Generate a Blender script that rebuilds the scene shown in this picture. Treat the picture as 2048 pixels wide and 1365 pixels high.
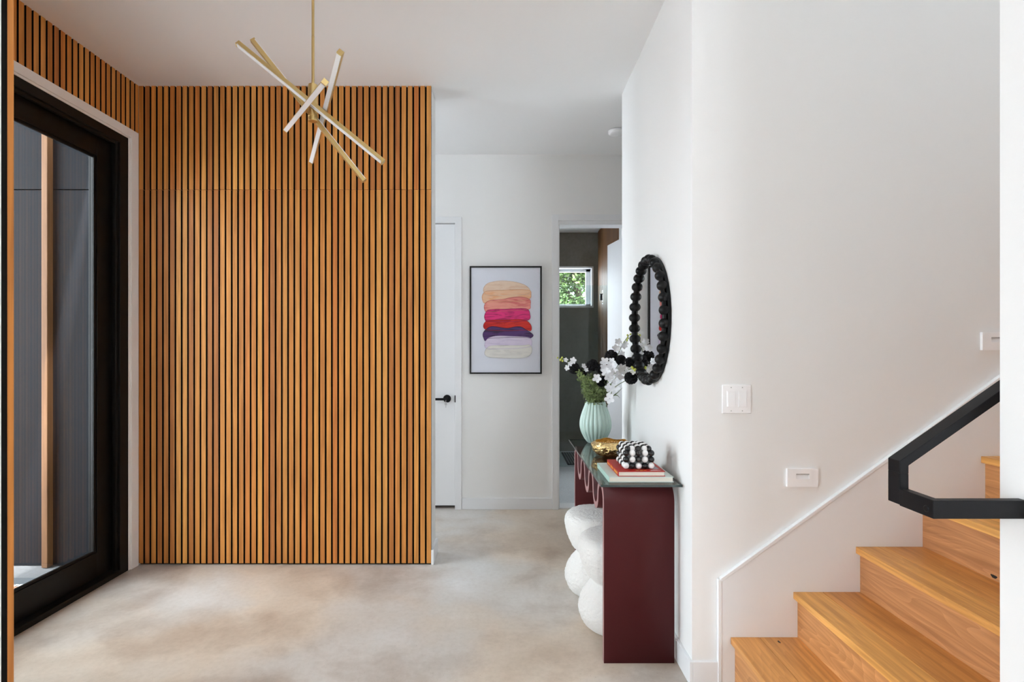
import bpy, bmesh, math, random
from mathutils import Vector, Matrix, noise

random.seed(7)
SC = bpy.context.scene
COL = SC.collection
for o in list(bpy.data.objects):
    bpy.data.objects.remove(o)

# ------------------------------------------------------------------ camera
F, CX, CY, CAMZ = 1050.0, 1012.0, 700.0, 1.375        # pixels of the 2048x1365 photograph
cam_data = bpy.data.cameras.new('camera')
cam_data.sensor_width = 36.0
cam_data.lens = 36.0 * F / 2048.0
cam_data.shift_x = (1024.0 - CX) / 2048.0
cam_data.shift_y = (CY - 682.5) / 2048.0
cam_data.clip_start = 0.02
cam = bpy.data.objects.new('camera', cam_data)
COL.objects.link(cam)
cam.location = (0, 0, CAMZ)
cam.rotation_euler = (math.pi / 2, 0, 0)
SC.camera = cam

# ------------------------------------------------------------------ sky, sun, exposure
world = bpy.data.worlds.new('sky')
SC.world = world
world.use_nodes = True
wn = world.node_tree.nodes
wn['Background'].inputs['Color'].default_value = (0.87, 0.94, 1.0, 1)
wn['Background'].inputs['Strength'].default_value = 7.2

sun_data = bpy.data.lights.new('sun', 'SUN')
sun_data.energy = 28.0
sun_data.angle = math.radians(3)
sun_data.color = (1.0, 0.985, 0.97)
sun = bpy.data.objects.new('sun', sun_data)
COL.objects.link(sun)
sun.rotation_euler = Vector((-0.15, 0.5, -0.85)).to_track_quat('-Z', 'Y').to_euler()
sun.location = (0, -8, 12)


def portal(name, loc, rot, sx, sy):
    l = bpy.data.lights.new(name, 'AREA')
    l.shape = 'RECTANGLE'
    l.size = sx
    l.size_y = sy
    l.cycles.is_portal = True
    o = bpy.data.objects.new(name, l)
    COL.objects.link(o)
    o.location = loc
    o.rotation_euler = rot


H90 = math.pi / 2
portal('daylight_unseen_rear_window', (2.7, -5.0, 1.45), (H90, 0, math.pi), 1.8, 2.6)  # portal of the unseen rear window, positioned for its daylight
portal('daylight_unseen_side_window', (-4.2, -1.4, 1.45), (H90, 0, -H90), 1.6, 2.6)  # portal of the unseen side window, positioned for its daylight
portal('daylight_entry_door', (-2.52, 2.28, 1.35), (H90, 0, -H90), 1.9, 2.6)
portal('daylight_bathroom_window', (0.6, 7.3, 2.2), (H90, 0, 0), 1.2, 0.6)
portal('daylight_added_stair_window', (4.35, 1.68, 4.95), (H90, 0, H90), 0.9, 1.3)  # unseen window added high in the stairwell to light the stair wall
portal('daylight_added_hall_window', (-2.52, 4.06, 1.75), (H90, 0, -H90), 0.7, 1.7)  # portal of the window added at the hall end
portal('daylight_added_bathroom_side_window', (-0.16, 5.45, 1.7), (H90, 0, -H90), 0.5, 1.2)  # portal of the added bathroom side window

SC.view_settings.view_transform = 'Standard'
SC.view_settings.look = 'None'
SC.view_settings.gamma = 1.0
SC.view_settings.use_curve_mapping = False
SC.view_settings.exposure = 0.86
SC.cycles.max_bounces = 12
SC.cycles.diffuse_bounces = 8
SC.cycles.transparent_max_bounces = 16
SC.cycles.caustics_reflective = False
SC.cycles.caustics_refractive = False


# ------------------------------------------------------------------ helpers
def P(px, py, d):
    return Vector(((px - CX) * d / F, d, CAMZ + (CY - py) * d / F))


def box(bm, x0, x1, y0, y1, z0, z1):
    vs = [bm.verts.new((x, y, z)) for z in (z0, z1) for y in (y0, y1) for x in (x0, x1)]
    for q in ((0, 2, 3, 1), (4, 5, 7, 6), (0, 1, 5, 4), (2, 6, 7, 3), (0, 4, 6, 2), (1, 3, 7, 5)):
        bm.faces.new([vs[i] for i in q])
    return vs


def obj(name, bm, m=None, parent=None, smooth=False, bevel=0.0, seg=2):
    me = bpy.data.meshes.new(name)
    bm.normal_update()
    bm.to_mesh(me)
    bm.free()
    o = bpy.data.objects.new(name, me)
    COL.objects.link(o)
    for x in (m if isinstance(m, (list, tuple)) else [m]):
        if x:
            me.materials.append(x)
    if smooth:
        for p in me.polygons:
            p.use_smooth = True
    if bevel:
        b = o.modifiers.new('bevel', 'BEVEL')
        b.width = bevel
        b.segments = seg
        b.limit_method = 'ANGLE'
    if parent:
        o.parent = parent
        o.matrix_parent_inverse = parent.matrix_basis.inverted()
    return o


def boxes(name, lst, m=None, parent=None, bevel=0.0):
    bm = bmesh.new()
    for b in lst:
        box(bm, *b)
    return obj(name, bm, m, parent, bevel=bevel)


def tag(o, label, cat=None, group=None, kind=None):
    o['label'] = label
    if cat:
        o['category'] = cat
    if group:
        o['group'] = group
    if kind:
        o['kind'] = kind
    return o


def thing(name, label, cat, loc=(0, 0, 0), group=None, kind=None):
    o = bpy.data.objects.new(name, None)
    o.empty_display_size = 0.05
    COL.objects.link(o)
    o.location = loc
    return tag(o, label, cat, group, kind)


def struct(o, label):
    o['kind'] = 'structure'
    o['label'] = label
    return o


def link_copy(src, parent, loc=None, rot=None, name=None):
    c = src.copy()
    if name:
        c.name = name
    COL.objects.link(c)
    c.parent = parent
    c.matrix_parent_inverse = parent.matrix_basis.inverted()
    if loc is not None:
        c.location = loc
    if rot is not None:
        c.rotation_euler = rot
    return c


def lathe(bm, prof, n=48, fn=None, cap=True):
    """prof: list of (r, z); fn(angle, r, z) -> r for flutes and dents."""
    rings = []
    for r, z in prof:
        ring = []
        for i in range(n):
            a = 2 * math.pi * i / n
            rr = fn(a, r, z) if fn else r
            ring.append(bm.verts.new((rr * math.cos(a), rr * math.sin(a), z)))
        rings.append(ring)
    for k in range(len(rings) - 1):
        for i in range(n):
            j = (i + 1) % n
            bm.faces.new((rings[k][i], rings[k][j], rings[k + 1][j], rings[k + 1][i]))
    if cap:
        bm.faces.new(list(reversed(rings[0])))
        bm.faces.new(rings[-1])
    return rings


def tube(bm, pts, r, n=8):
    pts = [Vector(p) for p in pts]
    rings = []
    for i, p in enumerate(pts):
        t = (pts[min(i + 1, len(pts) - 1)] - pts[max(i - 1, 0)]).normalized()
        u = t.cross(Vector((0.31, 0.17, 0.93)))
        if u.length < 1e-4:
            u = t.cross(Vector((1, 0, 0)))
        u.normalize()
        v = t.cross(u)
        rr = r[i] if isinstance(r, (list, tuple)) else r
        rings.append([bm.verts.new(p + rr * (math.cos(2 * math.pi * k / n) * u + math.sin(2 * math.pi * k / n) * v)) for k in range(n)])
    for a, b in zip(rings, rings[1:]):
        for k in range(n):
            bm.faces.new((a[k], a[(k + 1) % n], b[(k + 1) % n], b[k]))
    bm.faces.new(list(reversed(rings[0])))
    bm.faces.new(rings[-1])


def prism(bm, poly, ax, a, b):
    """extrude a 2-D polygon along axis ax ('x': poly is (y,z); 'y': poly is (x,z); 'z': poly is (x,y))"""
    def mk(p, t):
        return {'x': (t, p[0], p[1]), 'y': (p[0], t, p[1]), 'z': (p[0], p[1], t)}[ax]
    A = [bm.verts.new(mk(p, a)) for p in poly]
    B = [bm.verts.new(mk(p, b)) for p in poly]
    n = len(poly)
    f1 = bm.faces.new(A)
    f2 = bm.faces.new(list(reversed(B)))
    side = [bm.faces.new((A[i], B[i], B[(i + 1) % n], A[(i + 1) % n])) for i in range(n)]
    bmesh.ops.recalc_face_normals(bm, faces=[f1, f2] + side)
    return f1, f2, side


def spline(pts, k=6, closed=True):
    out = []
    n = len(pts)
    for i in range(n if closed else n - 1):
        p0, p1, p2, p3 = (pts[(i - 1) % n] if closed else pts[max(i - 1, 0)], pts[i], pts[(i + 1) % n],
                          pts[(i + 2) % n] if closed else pts[min(i + 2, n - 1)])
        for s in range(k):
            t = s / k
            out.append(tuple(0.5 * (2 * b + (c - a) * t + (2 * a - 5 * b + 4 * c - d) * t * t + (3 * b - a - 3 * c + d) * t ** 3)
                             for a, b, c, d in zip(p0, p1, p2, p3)))
    if not closed:
        out.append(tuple(pts[-1]))
    return out


# ------------------------------------------------------------------ materials
def mat(name, color, rough=0.5, metal=0.0, spec=0.5, bump=None, bump_scale=100.0, var=0.0, var_scale=6.0, coat=0.0, sheen=0.0):
    m = bpy.data.materials.new(name)
    m.use_nodes = True
    nt = m.node_tree
    b = nt.nodes['Principled BSDF']
    b.inputs['Base Color'].default_value = (*color, 1)
    b.inputs['Roughness'].default_value = rough
    b.inputs['Metallic'].default_value = metal
    b.inputs['Specular IOR Level'].default_value = spec
    b.inputs['Coat Weight'].default_value = coat
    b.inputs['Sheen Weight'].default_value = sheen
    tc = nt.nodes.new('ShaderNodeTexCoord')
    if var:
        n = nt.nodes.new('ShaderNodeTexNoise')
        n.inputs['Scale'].default_value = var_scale
        n.inputs['Detail'].default_value = 4
        nt.links.new(tc.outputs['Object'], n.inputs['Vector'])
        r = nt.nodes.new('ShaderNodeValToRGB')
        r.color_ramp.elements[0].position = 0.3
        r.color_ramp.elements[1].position = 0.7
        r.color_ramp.elements[0].color = (*[c * (1 - var) for c in color], 1)
        r.color_ramp.elements[1].color = (*[min(1, c * (1 + var)) for c in color], 1)
        nt.links.new(n.outputs['Fac'], r.inputs['Fac'])
        nt.links.new(r.outputs['Color'], b.inputs['Base Color'])
    if bump:
        n2 = nt.nodes.new('ShaderNodeTexNoise')
        n2.inputs['Scale'].default_value = bump_scale
        n2.inputs['Detail'].default_value = 3
        nt.links.new(tc.outputs['Object'], n2.inputs['Vector'])
        bp = nt.nodes.new('ShaderNodeBump')
        bp.inputs['Strength'].default_value = bump
        bp.inputs['Distance'].default_value = 0.004
        nt.links.new(n2.outputs['Fac'], bp.inputs['Height'])
        nt.links.new(bp.outputs['Normal'], b.inputs['Normal'])
    return m


def wood(name, cols, axis='z', grain=60.0, stretch=0.04, rough=0.45, figure=0.0, rnd=1.0):
    """plank wood: a tone per board (object random) and grain running along one local axis."""
    m = bpy.data.materials.new(name)
    m.use_nodes = True
    nt = m.node_tree
    L = nt.links.new
    b = nt.nodes['Principled BSDF']
    tc = nt.nodes.new('ShaderNodeTexCoord')
    oi = nt.nodes.new('ShaderNodeObjectInfo')
    off = nt.nodes.new('ShaderNodeVectorMath')
    off.operation = 'MULTIPLY_ADD'
    comb = nt.nodes.new('ShaderNodeCombineXYZ')
    for k in 'XYZ':
        L(oi.outputs['Random'], comb.inputs[k])
    L(comb.outputs['Vector'], off.inputs[0])
    off.inputs[1].default_value = (37.0, 53.0, 71.0)
    L(tc.outputs['Object'], off.inputs[2])
    mp = nt.nodes.new('ShaderNodeMapping')
    mp.inputs['Scale'].default_value = tuple(stretch if a == axis else 1.0 for a in 'xyz')
    L(off.outputs['Vector'], mp.inputs['Vector'])
    n = nt.nodes.new('ShaderNodeTexNoise')
    n.inputs['Scale'].default_value = grain
    n.inputs['Detail'].default_value = 6
    n.inputs['Distortion'].default_value = 0.6
    L(mp.outputs['Vector'], n.inputs['Vector'])
    ramp = nt.nodes.new('ShaderNodeValToRGB')
    els = ramp.color_ramp.elements
    els[0].position, els[1].position = 0.0, 1.0
    els[0].color, els[1].color = (*cols[0], 1), (*cols[-1], 1)
    for i, c in enumerate(cols[1:-1]):
        e = els.new((i + 1) / (len(cols) - 1))
        e.color = (*c, 1)
    L(oi.outputs['Random'], ramp.inputs['Fac'])
    gr = nt.nodes.new('ShaderNodeValToRGB')
    gr.color_ramp.elements[0].position = 0.32
    gr.color_ramp.elements[1].position = 0.66
    gr.color_ramp.elements[0].color = (0.72, 0.66, 0.62, 1)
    gr.color_ramp.elements[1].color = (1.08, 1.06, 1.04, 1)
    L(n.outputs['Fac'], gr.inputs['Fac'])
    mul = nt.nodes.new('ShaderNodeMix')
    mul.data_type = 'RGBA'
    mul.blend_type = 'MULTIPLY'
    mul.inputs[0].default_value = 1.0
    L(ramp.outputs['Color'], mul.inputs[6])
    L(gr.outputs['Color'], mul.inputs[7])
    col = mul.outputs[2]
    if figure:
        mp2 = nt.nodes.new('ShaderNodeMapping')
        mp2.inputs['Scale'].default_value = tuple(0.16 if a == axis else 1.0 for a in 'xyz')
        L(off.outputs['Vector'], mp2.inputs['Vector'])
        n3 = nt.nodes.new('ShaderNodeTexNoise')
        n3.inputs['Scale'].default_value = 7.0
        n3.inputs['Detail'].default_value = 1.5
        L(mp2.outputs['Vector'], n3.inputs['Vector'])
        ml = nt.nodes.new('ShaderNodeMath')
        ml.operation = 'MULTIPLY'
        ml.inputs[1].default_value = 26.0
        L(n3.outputs['Fac'], ml.inputs[0])
        fr = nt.nodes.new('ShaderNodeMath')
        fr.operation = 'FRACT'
        L(ml.outputs[0], fr.inputs[0])
        r2 = nt.nodes.new('ShaderNodeValToRGB')
        r2.color_ramp.elements[0].position = 0.0
        r2.color_ramp.elements[0].color = (1.10, 1.12, 1.2, 1)
        r2.color_ramp.elements[1].position = 0.25
        r2.color_ramp.elements[1].color = (1, 1, 1, 1)
        e = r2.color_ramp.elements.new(1.0)
        e.color = (0.86, 0.82, 0.78, 1)
        L(fr.outputs[0], r2.inputs['Fac'])
        m2 = nt.nodes.new('ShaderNodeMix')
        m2.data_type = 'RGBA'
        m2.blend_type = 'MULTIPLY'
        m2.inputs[0].default_value = figure
        L(col, m2.inputs[6])
        L(r2.outputs['Color'], m2.inputs[7])
        col = m2.outputs[2]
    L(col, b.inputs['Base Color'])
    b.inputs['Roughness'].default_value = rough
    b.inputs['Specular IOR Level'].default_value = 0.35
    bp = nt.nodes.new('ShaderNodeBump')
    bp.inputs['Strength'].default_value = 0.12
    bp.inputs['Distance'].default_value = 0.002
    L(n.outputs['Fac'], bp.inputs['Height'])
    L(bp.outputs['Normal'], b.inputs['Normal'])
    return m


def pane_mat(name, tint, ior=1.45, rough=0.0):
    """thin clear pane: transmits straight through and mirrors by Fresnel."""
    m = bpy.data.materials.new(name)
    m.use_nodes = True
    nt = m.node_tree
    nt.nodes.clear()
    out = nt.nodes.new('ShaderNodeOutputMaterial')
    t = nt.nodes.new('ShaderNodeBsdfTransparent')
    t.inputs['Color'].default_value = (*tint, 1)
    g = nt.nodes.new('ShaderNodeBsdfGlossy')
    g.inputs['Roughness'].default_value = rough
    lw = nt.nodes.new('ShaderNodeLayerWeight')          # Schlick: f0 + (1 - f0) * (1 - cos)^5, the same from both sides
    lw.inputs['Blend'].default_value = 0.5
    pw5 = nt.nodes.new('ShaderNodeMath')
    pw5.operation = 'POWER'
    pw5.inputs[1].default_value = 5.0
    nt.links.new(lw.outputs['Facing'], pw5.inputs[0])
    f0 = ((ior - 1) / (ior + 1)) ** 2
    fr = nt.nodes.new('ShaderNodeMath')
    fr.operation = 'MULTIPLY_ADD'
    fr.inputs[1].default_value = 1 - f0
    fr.inputs[2].default_value = f0
    nt.links.new(pw5.outputs[0], fr.inputs[0])
    mx = nt.nodes.new('ShaderNodeMixShader')
    nt.links.new(fr.outputs[0], mx.inputs[0])
    nt.links.new(t.outputs[0], mx.inputs[1])
    nt.links.new(g.outputs[0], mx.inputs[2])
    nt.links.new(mx.outputs[0], out.inputs['Surface'])
    return m


def concrete(name, cols, scale=1.1, rough=0.42, fine=60.0, spec=0.35, seedz=0.0):
    m = bpy.data.materials.new(name)
    m.use_nodes = True
    nt = m.node_tree
    L = nt.links.new
    b = nt.nodes['Principled BSDF']
    tc = nt.nodes.new('ShaderNodeTexCoord')
    mp = nt.nodes.new('ShaderNodeMapping')
    mp.inputs['Location'].default_value = (3.7, 1.3, seedz)
    L(tc.outputs['Object'], mp.inputs['Vector'])
    n = nt.nodes.new('ShaderNodeTexNoise')
    n.inputs['Scale'].default_value = scale
    n.inputs['Detail'].default_value = 7
    n.inputs['Roughness'].default_value = 0.55
    n.inputs['Distortion'].default_value = 0.35
    L(mp.outputs['Vector'], n.inputs['Vector'])
    r = nt.nodes.new('ShaderNodeValToRGB')
    els = r.color_ramp.elements
    els[0].position, els[1].position = 0.28, 0.72
    els[0].color, els[1].color = (*cols[0], 1), (*cols[-1], 1)
    for i, c in enumerate(cols[1:-1]):
        e = els.new(0.28 + 0.44 * (i + 1) / (len(cols) - 1))
        e.color = (*c, 1)
    L(n.outputs['Fac'], r.inputs['Fac'])
    n2 = nt.nodes.new('ShaderNodeTexNoise')
    n2.inputs['Scale'].default_value = fine
    n2.inputs['Detail'].default_value = 5
    L(mp.outputs['Vector'], n2.inputs['Vector'])
    r2 = nt.nodes.new('ShaderNodeValToRGB')
    r2.color_ramp.elements[0].position = 0.3
    r2.color_ramp.elements[1].position = 0.62
    r2.color_ramp.elements[0].color = (0.9, 0.88, 0.86, 1)
    r2.color_ramp.elements[1].color = (1.02, 1.02, 1.02, 1)
    L(n2.outputs['Fac'], r2.inputs['Fac'])
    mx = nt.nodes.new('ShaderNodeMix')
    mx.data_type = 'RGBA'
    mx.blend_type = 'MULTIPLY'
    mx.inputs[0].default_value = 1.0
    L(r.outputs['Color'], mx.inputs[6])
    L(r2.outputs['Color'], mx.inputs[7])
    L(mx.outputs[2], b.inputs['Base Color'])
    b.inputs['Specular IOR Level'].default_value = spec
    rr = nt.nodes.new('ShaderNodeMapRange')
    rr.inputs['To Min'].default_value = rough - 0.1
    rr.inputs['To Max'].default_value = rough + 0.12
    L(n.outputs['Fac'], rr.inputs['Value'])
    L(rr.outputs['Result'], b.inputs['Roughness'])
    return m


def floor_mat():
    """polished concrete: warm beige with cool grey clouds and soft brown stains."""
    m = bpy.data.materials.new('polished_concrete')
    m.use_nodes = True
    nt = m.node_tree
    L = nt.links.new
    b = nt.nodes['Principled BSDF']
    tc = nt.nodes.new('ShaderNodeTexCoord')

    def nz(scale, detail, dist, loc, rough=.5):
        mp = nt.nodes.new('ShaderNodeMapping')
        mp.inputs['Location'].default_value = loc
        L(tc.outputs['Object'], mp.inputs['Vector'])
        n = nt.nodes.new('ShaderNodeTexNoise')
        n.inputs['Scale'].default_value = scale
        n.inputs['Detail'].default_value = detail
        n.inputs['Roughness'].default_value = rough
        n.inputs['Distortion'].default_value = dist
        L(mp.outputs['Vector'], n.inputs['Vector'])
        return n.outputs['Fac']

    def ramp(fac, stops):
        r = nt.nodes.new('ShaderNodeValToRGB')
        e = r.color_ramp.elements
        e[0].position, e[0].color = stops[0][0], (*stops[0][1], 1)
        e[1].position, e[1].color = stops[-1][0], (*stops[-1][1], 1)
        for p, c in stops[1:-1]:
            x = e.new(p)
            x.color = (*c, 1)
        L(fac, r.inputs['Fac'])
        return r.outputs['Color']

    def mix(a, c, mode='MULTIPLY', f=1.0):
        x = nt.nodes.new('ShaderNodeMix')
        x.data_type = 'RGBA'
        x.blend_type = mode
        if isinstance(f, float):
            x.inputs[0].default_value = f
        else:
            L(f, x.inputs[0])
        L(a, x.inputs[6])
        L(c, x.inputs[7])
        return x.outputs[2]
    big = ramp(nz(.85, 3, .3, (2.2, .4, 0)), [(.34, (.55, .455, .365)), (.46, (.66, .575, .485)), (.56, (.62, .59, .555)), (.68, (.70, .695, .685))])
    stain = ramp(nz(2.1, 6, .25, (7.1, 3.3, 0), .56), [(.30, (.68, .61, .56)), (.50, (.97, .95, .93)), (.62, (1, 1, 1)), (.74, (1.1, 1.12, 1.14))])
    grit = ramp(nz(38, 6, 0, (0, 0, 0), .65), [(.32, (.93, .92, .91)), (.55, (1.0, 1.0, 1.0)), (.70, (1.03, 1.03, 1.03))])
    speck = ramp(nz(150, 2, 0, (1, 5, 0)), [(.24, (.55, .5, .45)), (.29, (1, 1, 1))])
    L(mix(mix(mix(big, stain), grit), speck), b.inputs['Base Color'])
    rr = nt.nodes.new('ShaderNodeMapRange')
    rr.inputs['To Min'].default_value = .28
    rr.inputs['To Max'].default_value = .50
    L(nz(3, 4, .4, (4, 4, 0)), rr.inputs['Value'])
    L(rr.outputs['Result'], b.inputs['Roughness'])
    b.inputs['Specular IOR Level'].default_value = .35
    return m


M = {}
M['wall'] = mat('white_wall_paint', (0.845, 0.843, 0.835), 0.7, spec=0.25, bump=0.03, bump_scale=160)
M['ceiling'] = mat('white_ceiling_paint', (0.89, 0.89, 0.89), 0.8, spec=0.2)
M['trim'] = mat('white_satin_trim', (0.815, 0.825, 0.84), 0.4, spec=0.4)
M['casing'] = mat('cream_casing_paint', (0.85, 0.825, 0.80), 0.5)
M['floor'] = floor_mat()
M['bath_floor'] = concrete('pale_microcement', [(0.55, 0.585, 0.62), (0.68, 0.71, 0.74), (0.76, 0.785, 0.80)], 2.0, 0.35)
M['bath_wall'] = concrete('dark_microcement', [(0.15, 0.138, 0.112), (0.20, 0.186, 0.156), (0.27, 0.256, 0.226)], 1.6, 0.5, 30)
M['porch_floor'] = concrete('porch_concrete', [(0.18, 0.18, 0.185), (0.22, 0.22, 0.225), (0.26, 0.26, 0.265)], 1.5, 0.7)
M['slat'] = wood('cedar_slat', [(0.56, 0.195, 0.044), (0.68, 0.31, 0.074), (0.50, 0.20, 0.048), (0.74, 0.365, 0.095), (0.60, 0.24, 0.052), (0.44, 0.165, 0.045), (0.68, 0.29, 0.064)], 'z', 70, 0.035, 0.5)
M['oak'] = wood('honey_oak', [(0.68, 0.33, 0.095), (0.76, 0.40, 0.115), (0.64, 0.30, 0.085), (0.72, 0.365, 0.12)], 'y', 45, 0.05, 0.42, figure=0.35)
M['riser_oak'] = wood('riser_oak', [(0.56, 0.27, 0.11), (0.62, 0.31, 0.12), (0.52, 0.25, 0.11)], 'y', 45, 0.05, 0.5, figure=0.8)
M['post'] = wood('fir_post', [(0.24, 0.115, 0.05), (0.22, 0.105, 0.045)], 'z', 50, 0.04, 0.6)
M['black_felt'] = mat('black_backing', (0.008, 0.007, 0.006), 0.9, spec=0.1)
M['door_black'] = mat('black_door_paint', (0.006, 0.0055, 0.005), 0.4, spec=0.25)
M['black_metal'] = mat('black_powder_coat', (0.006, 0.006, 0.0075), 0.42, spec=0.2, bump=0.05, bump_scale=400)
M['black_bead'] = mat('black_painted_wood', (0.006, 0.006, 0.0065), 0.34, spec=0.22)
M['slate'] = mat('slate_panel', (0.010, 0.0108, 0.0138), 0.65, spec=0.12, var=0.08, var_scale=3)
M['soffit'] = mat('porch_soffit', (0.5, 0.5, 0.5), 0.8)
M['glass'] = pane_mat('clear_window_glass', (0.95, 0.97, 0.97))
M['table_glass'] = pane_mat('table_glass', (0.80, 0.86, 0.84), 1.45)
M['glass_edge'] = mat('dark_green_glass_edge', (0.012, 0.03, 0.026), 0.12, spec=0.5)
M['shower_glass'] = pane_mat('shower_glass', (0.90, 0.95, 0.95), 1.5)
M['brass'] = mat('satin_brass', (0.70, 0.53, 0.24), 0.34, metal=1.0)
M['led'] = mat('white_acrylic_diffuser', (0.86, 0.85, 0.84), 0.35)
M['burgundy'] = mat('burgundy_powder_coat', (0.068, 0.0115, 0.0125), 0.5, spec=0.18)
M['mauve'] = mat('mauve_edge', (0.36, 0.20, 0.20), 0.5)
M['boucle'] = mat('white_boucle', (0.86, 0.85, 0.83), 0.95, spec=0.1, bump=0.9, bump_scale=170, sheen=0.4)
M['celadon'] = mat('celadon_glaze', (0.50, 0.66, 0.60), 0.16, spec=0.55, coat=0.3)
M['gold'] = mat('hammered_gold', (0.90, 0.66, 0.31), 0.22, metal=1.0, bump=1.0, bump_scale=42)
M['gold'].node_tree.nodes['Bump'].inputs['Distance'].default_value = .02
M['bead_white'] = mat('white_lacquer', (0.83, 0.83, 0.83), 0.22)
M['bead_black'] = mat('black_lacquer', (0.012, 0.012, 0.013), 0.18)
M['mirror'] = mat('mirror_silver', (0.90, 0.92, 0.93), 0.015, metal=1.0)
M['petal'] = mat('white_petal', (0.88, 0.89, 0.92), 0.6, sheen=0.1)
M['bud'] = mat('yellow_green_bud', (0.55, 0.58, 0.10), 0.55)
M['stem'] = mat('green_stem', (0.10, 0.14, 0.045), 0.6)
M['leaf'] = mat('sage_leaf', (0.20, 0.27, 0.10), 0.6, var=0.5, var_scale=60)
M['pod'] = mat('black_pod', (0.008, 0.0075, 0.009), 0.6, spec=0.15)
M['plate'] = mat('white_plastic', (0.93, 0.93, 0.94), 0.3)
M['screw_slot_shade'] = mat('slot_shade_and_screw_grey', (0.45, 0.45, 0.45), 0.6)  # screw grey, doubling as painted shade in the step light slots
M['teal_cover'] = mat('mint_book_cover', (0.46, 0.68, 0.61), 0.45)
M['teal_pale'] = mat('pale_mint_cover', (0.62, 0.72, 0.69), 0.45)
M['red_cover'] = mat('red_book_cover', (0.42, 0.020, 0.014), 0.45, spec=0.15)
M['paper'] = mat('book_pages', (0.74, 0.70, 0.62), 0.9)
M['ink_yellow'] = mat('yellow_print', (0.80, 0.42, 0.05), 0.5)
M['ink_grey'] = mat('grey_print', (0.30, 0.30, 0.33), 0.5)
M['ink_white'] = mat('white_print', (0.75, 0.72, 0.70), 0.5)
M['canvas'] = mat('cool_white_canvas', (0.72, 0.74, 0.82), 0.75, bump=0.1, bump_scale=500)
M['bath_mat'] = mat('charcoal_mat', (0.03, 0.03, 0.03), 0.95)
M['mat_pale'] = mat('pale_mat_stripe', (0.30, 0.30, 0.29), 0.95)
M['mat_grey'] = mat('grey_doormat', (0.12, 0.13, 0.14), 0.95)
M['mat_white'] = mat('white_doormat_stitch', (0.75, 0.74, 0.72), 0.95)
M['mat_tan'] = mat('tan_doormat', (0.50, 0.27, 0.17), 0.95)
M['tree_leaf'] = mat('tree_leaf', (0.046, 0.085, 0.016), 0.6, var=0.5, var_scale=2.2)
M['bark'] = mat('bark', (0.10, 0.07, 0.05), 0.9)
M['ground'] = mat('pale_ground', (0.47, 0.495, 0.525), 0.95, var=0.05)
M['key'] = mat('steel_key', (0.55, 0.55, 0.57), 0.3, metal=1.0)
M['chrome_hinge'] = mat('dark_hinge', (0.02, 0.02, 0.022), 0.4)

# ------------------------------------------------------------------ dimensions
ZC = 3.06            # ceiling
XL = -2.344          # face of the slats on the left wall
YS = 3.35            # face of the slat wall
YB = 4.53            # hall end wall
XR = 0.765           # mirror wall
YC = 2.16            # stair wall
YE = 3.462           # far end of the mirror wall
YN = 1.20            # rear face of the two near walls
XSL, XSR = -1.125, 1.129   # ends of the near walls
TOP = 6.0

# ------------------------------------------------------------------ room shell
struct(boxes('floor', [(-4.35, 4.35, -5.15, 1.2, -0.12, 0), (-2.5, 4.35, 1.2, 4.62, -0.12, 0)], M['floor']), 'mottled beige and grey polished concrete floor')
struct(boxes('ceiling', [(-4.35, 4.35, -5.15, 1.2, ZC, ZC + .14), (-2.5, XR, 1.2, YE, ZC, ZC + .14), (-2.5, 4.35, YE, 4.66, ZC, ZC + .14),
                         (XR, 4.35, 1.06, YC + .1, TOP, TOP + .14)], M['ceiling']), 'smooth flat white ceiling')

# left wall with the entry door opening
DY0, DY1, DZ = 1.83, 3.275, 2.70
wl = struct(boxes('wall_left', [(-2.5, -2.362, 1.06, 1.30, 0, ZC), (-2.5, -2.362, 1.30, DY0, DZ, ZC), (-2.5, -2.362, DY1, 3.72, 0, ZC), (-2.5, -2.362, 4.4, 4.66, 0, ZC), (-2.5, -2.362, 3.72, 4.4, 0, .9), (-2.5, -2.362, 3.72, 4.4, 2.6, ZC), (-2.5, -2.362, DY0, DY1, DZ, ZC)], M['wall']),
            'wall of cedar slats above the glazed entry door')
boxes('slat_backing', [(-2.3625, -2.3585, 1.2, 3.342, 2.74, ZC - .001)], M['black_felt'], wl)
SW, SP = 0.0285, 0.0397


def slat_mesh(w, h, t, dark=True):
    bm = bmesh.new()
    box(bm, -w / 2, w / 2, -t / 2, t / 2, -h / 2, h / 2)
    bm.normal_update()
    for f in bm.faces:
        f.material_index = 1 if dark and abs(f.normal.x) > .5 else 0
    me = bpy.data.meshes.new('slat')
    bm.to_mesh(me)
    bm.free()
    me.materials.append(M['slat'])
    me.materials.append(M['black_felt'])       # stained black between the slats
    return me


def slat(me, loc, parent, rz=0.0):
    o = bpy.data.objects.new('slat', me)
    COL.objects.link(o)
    o.location = loc
    o.rotation_euler = (0, 0, rz)
    o.parent = parent


me_l1 = slat_mesh(SW, ZC - 2.754, 0.016)
y = YS - 0.016
while y > 1.21:
    slat(me_l1, (XL - .008, y, (ZC + 2.754) / 2), wl, H90)
    y -= SP

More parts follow.
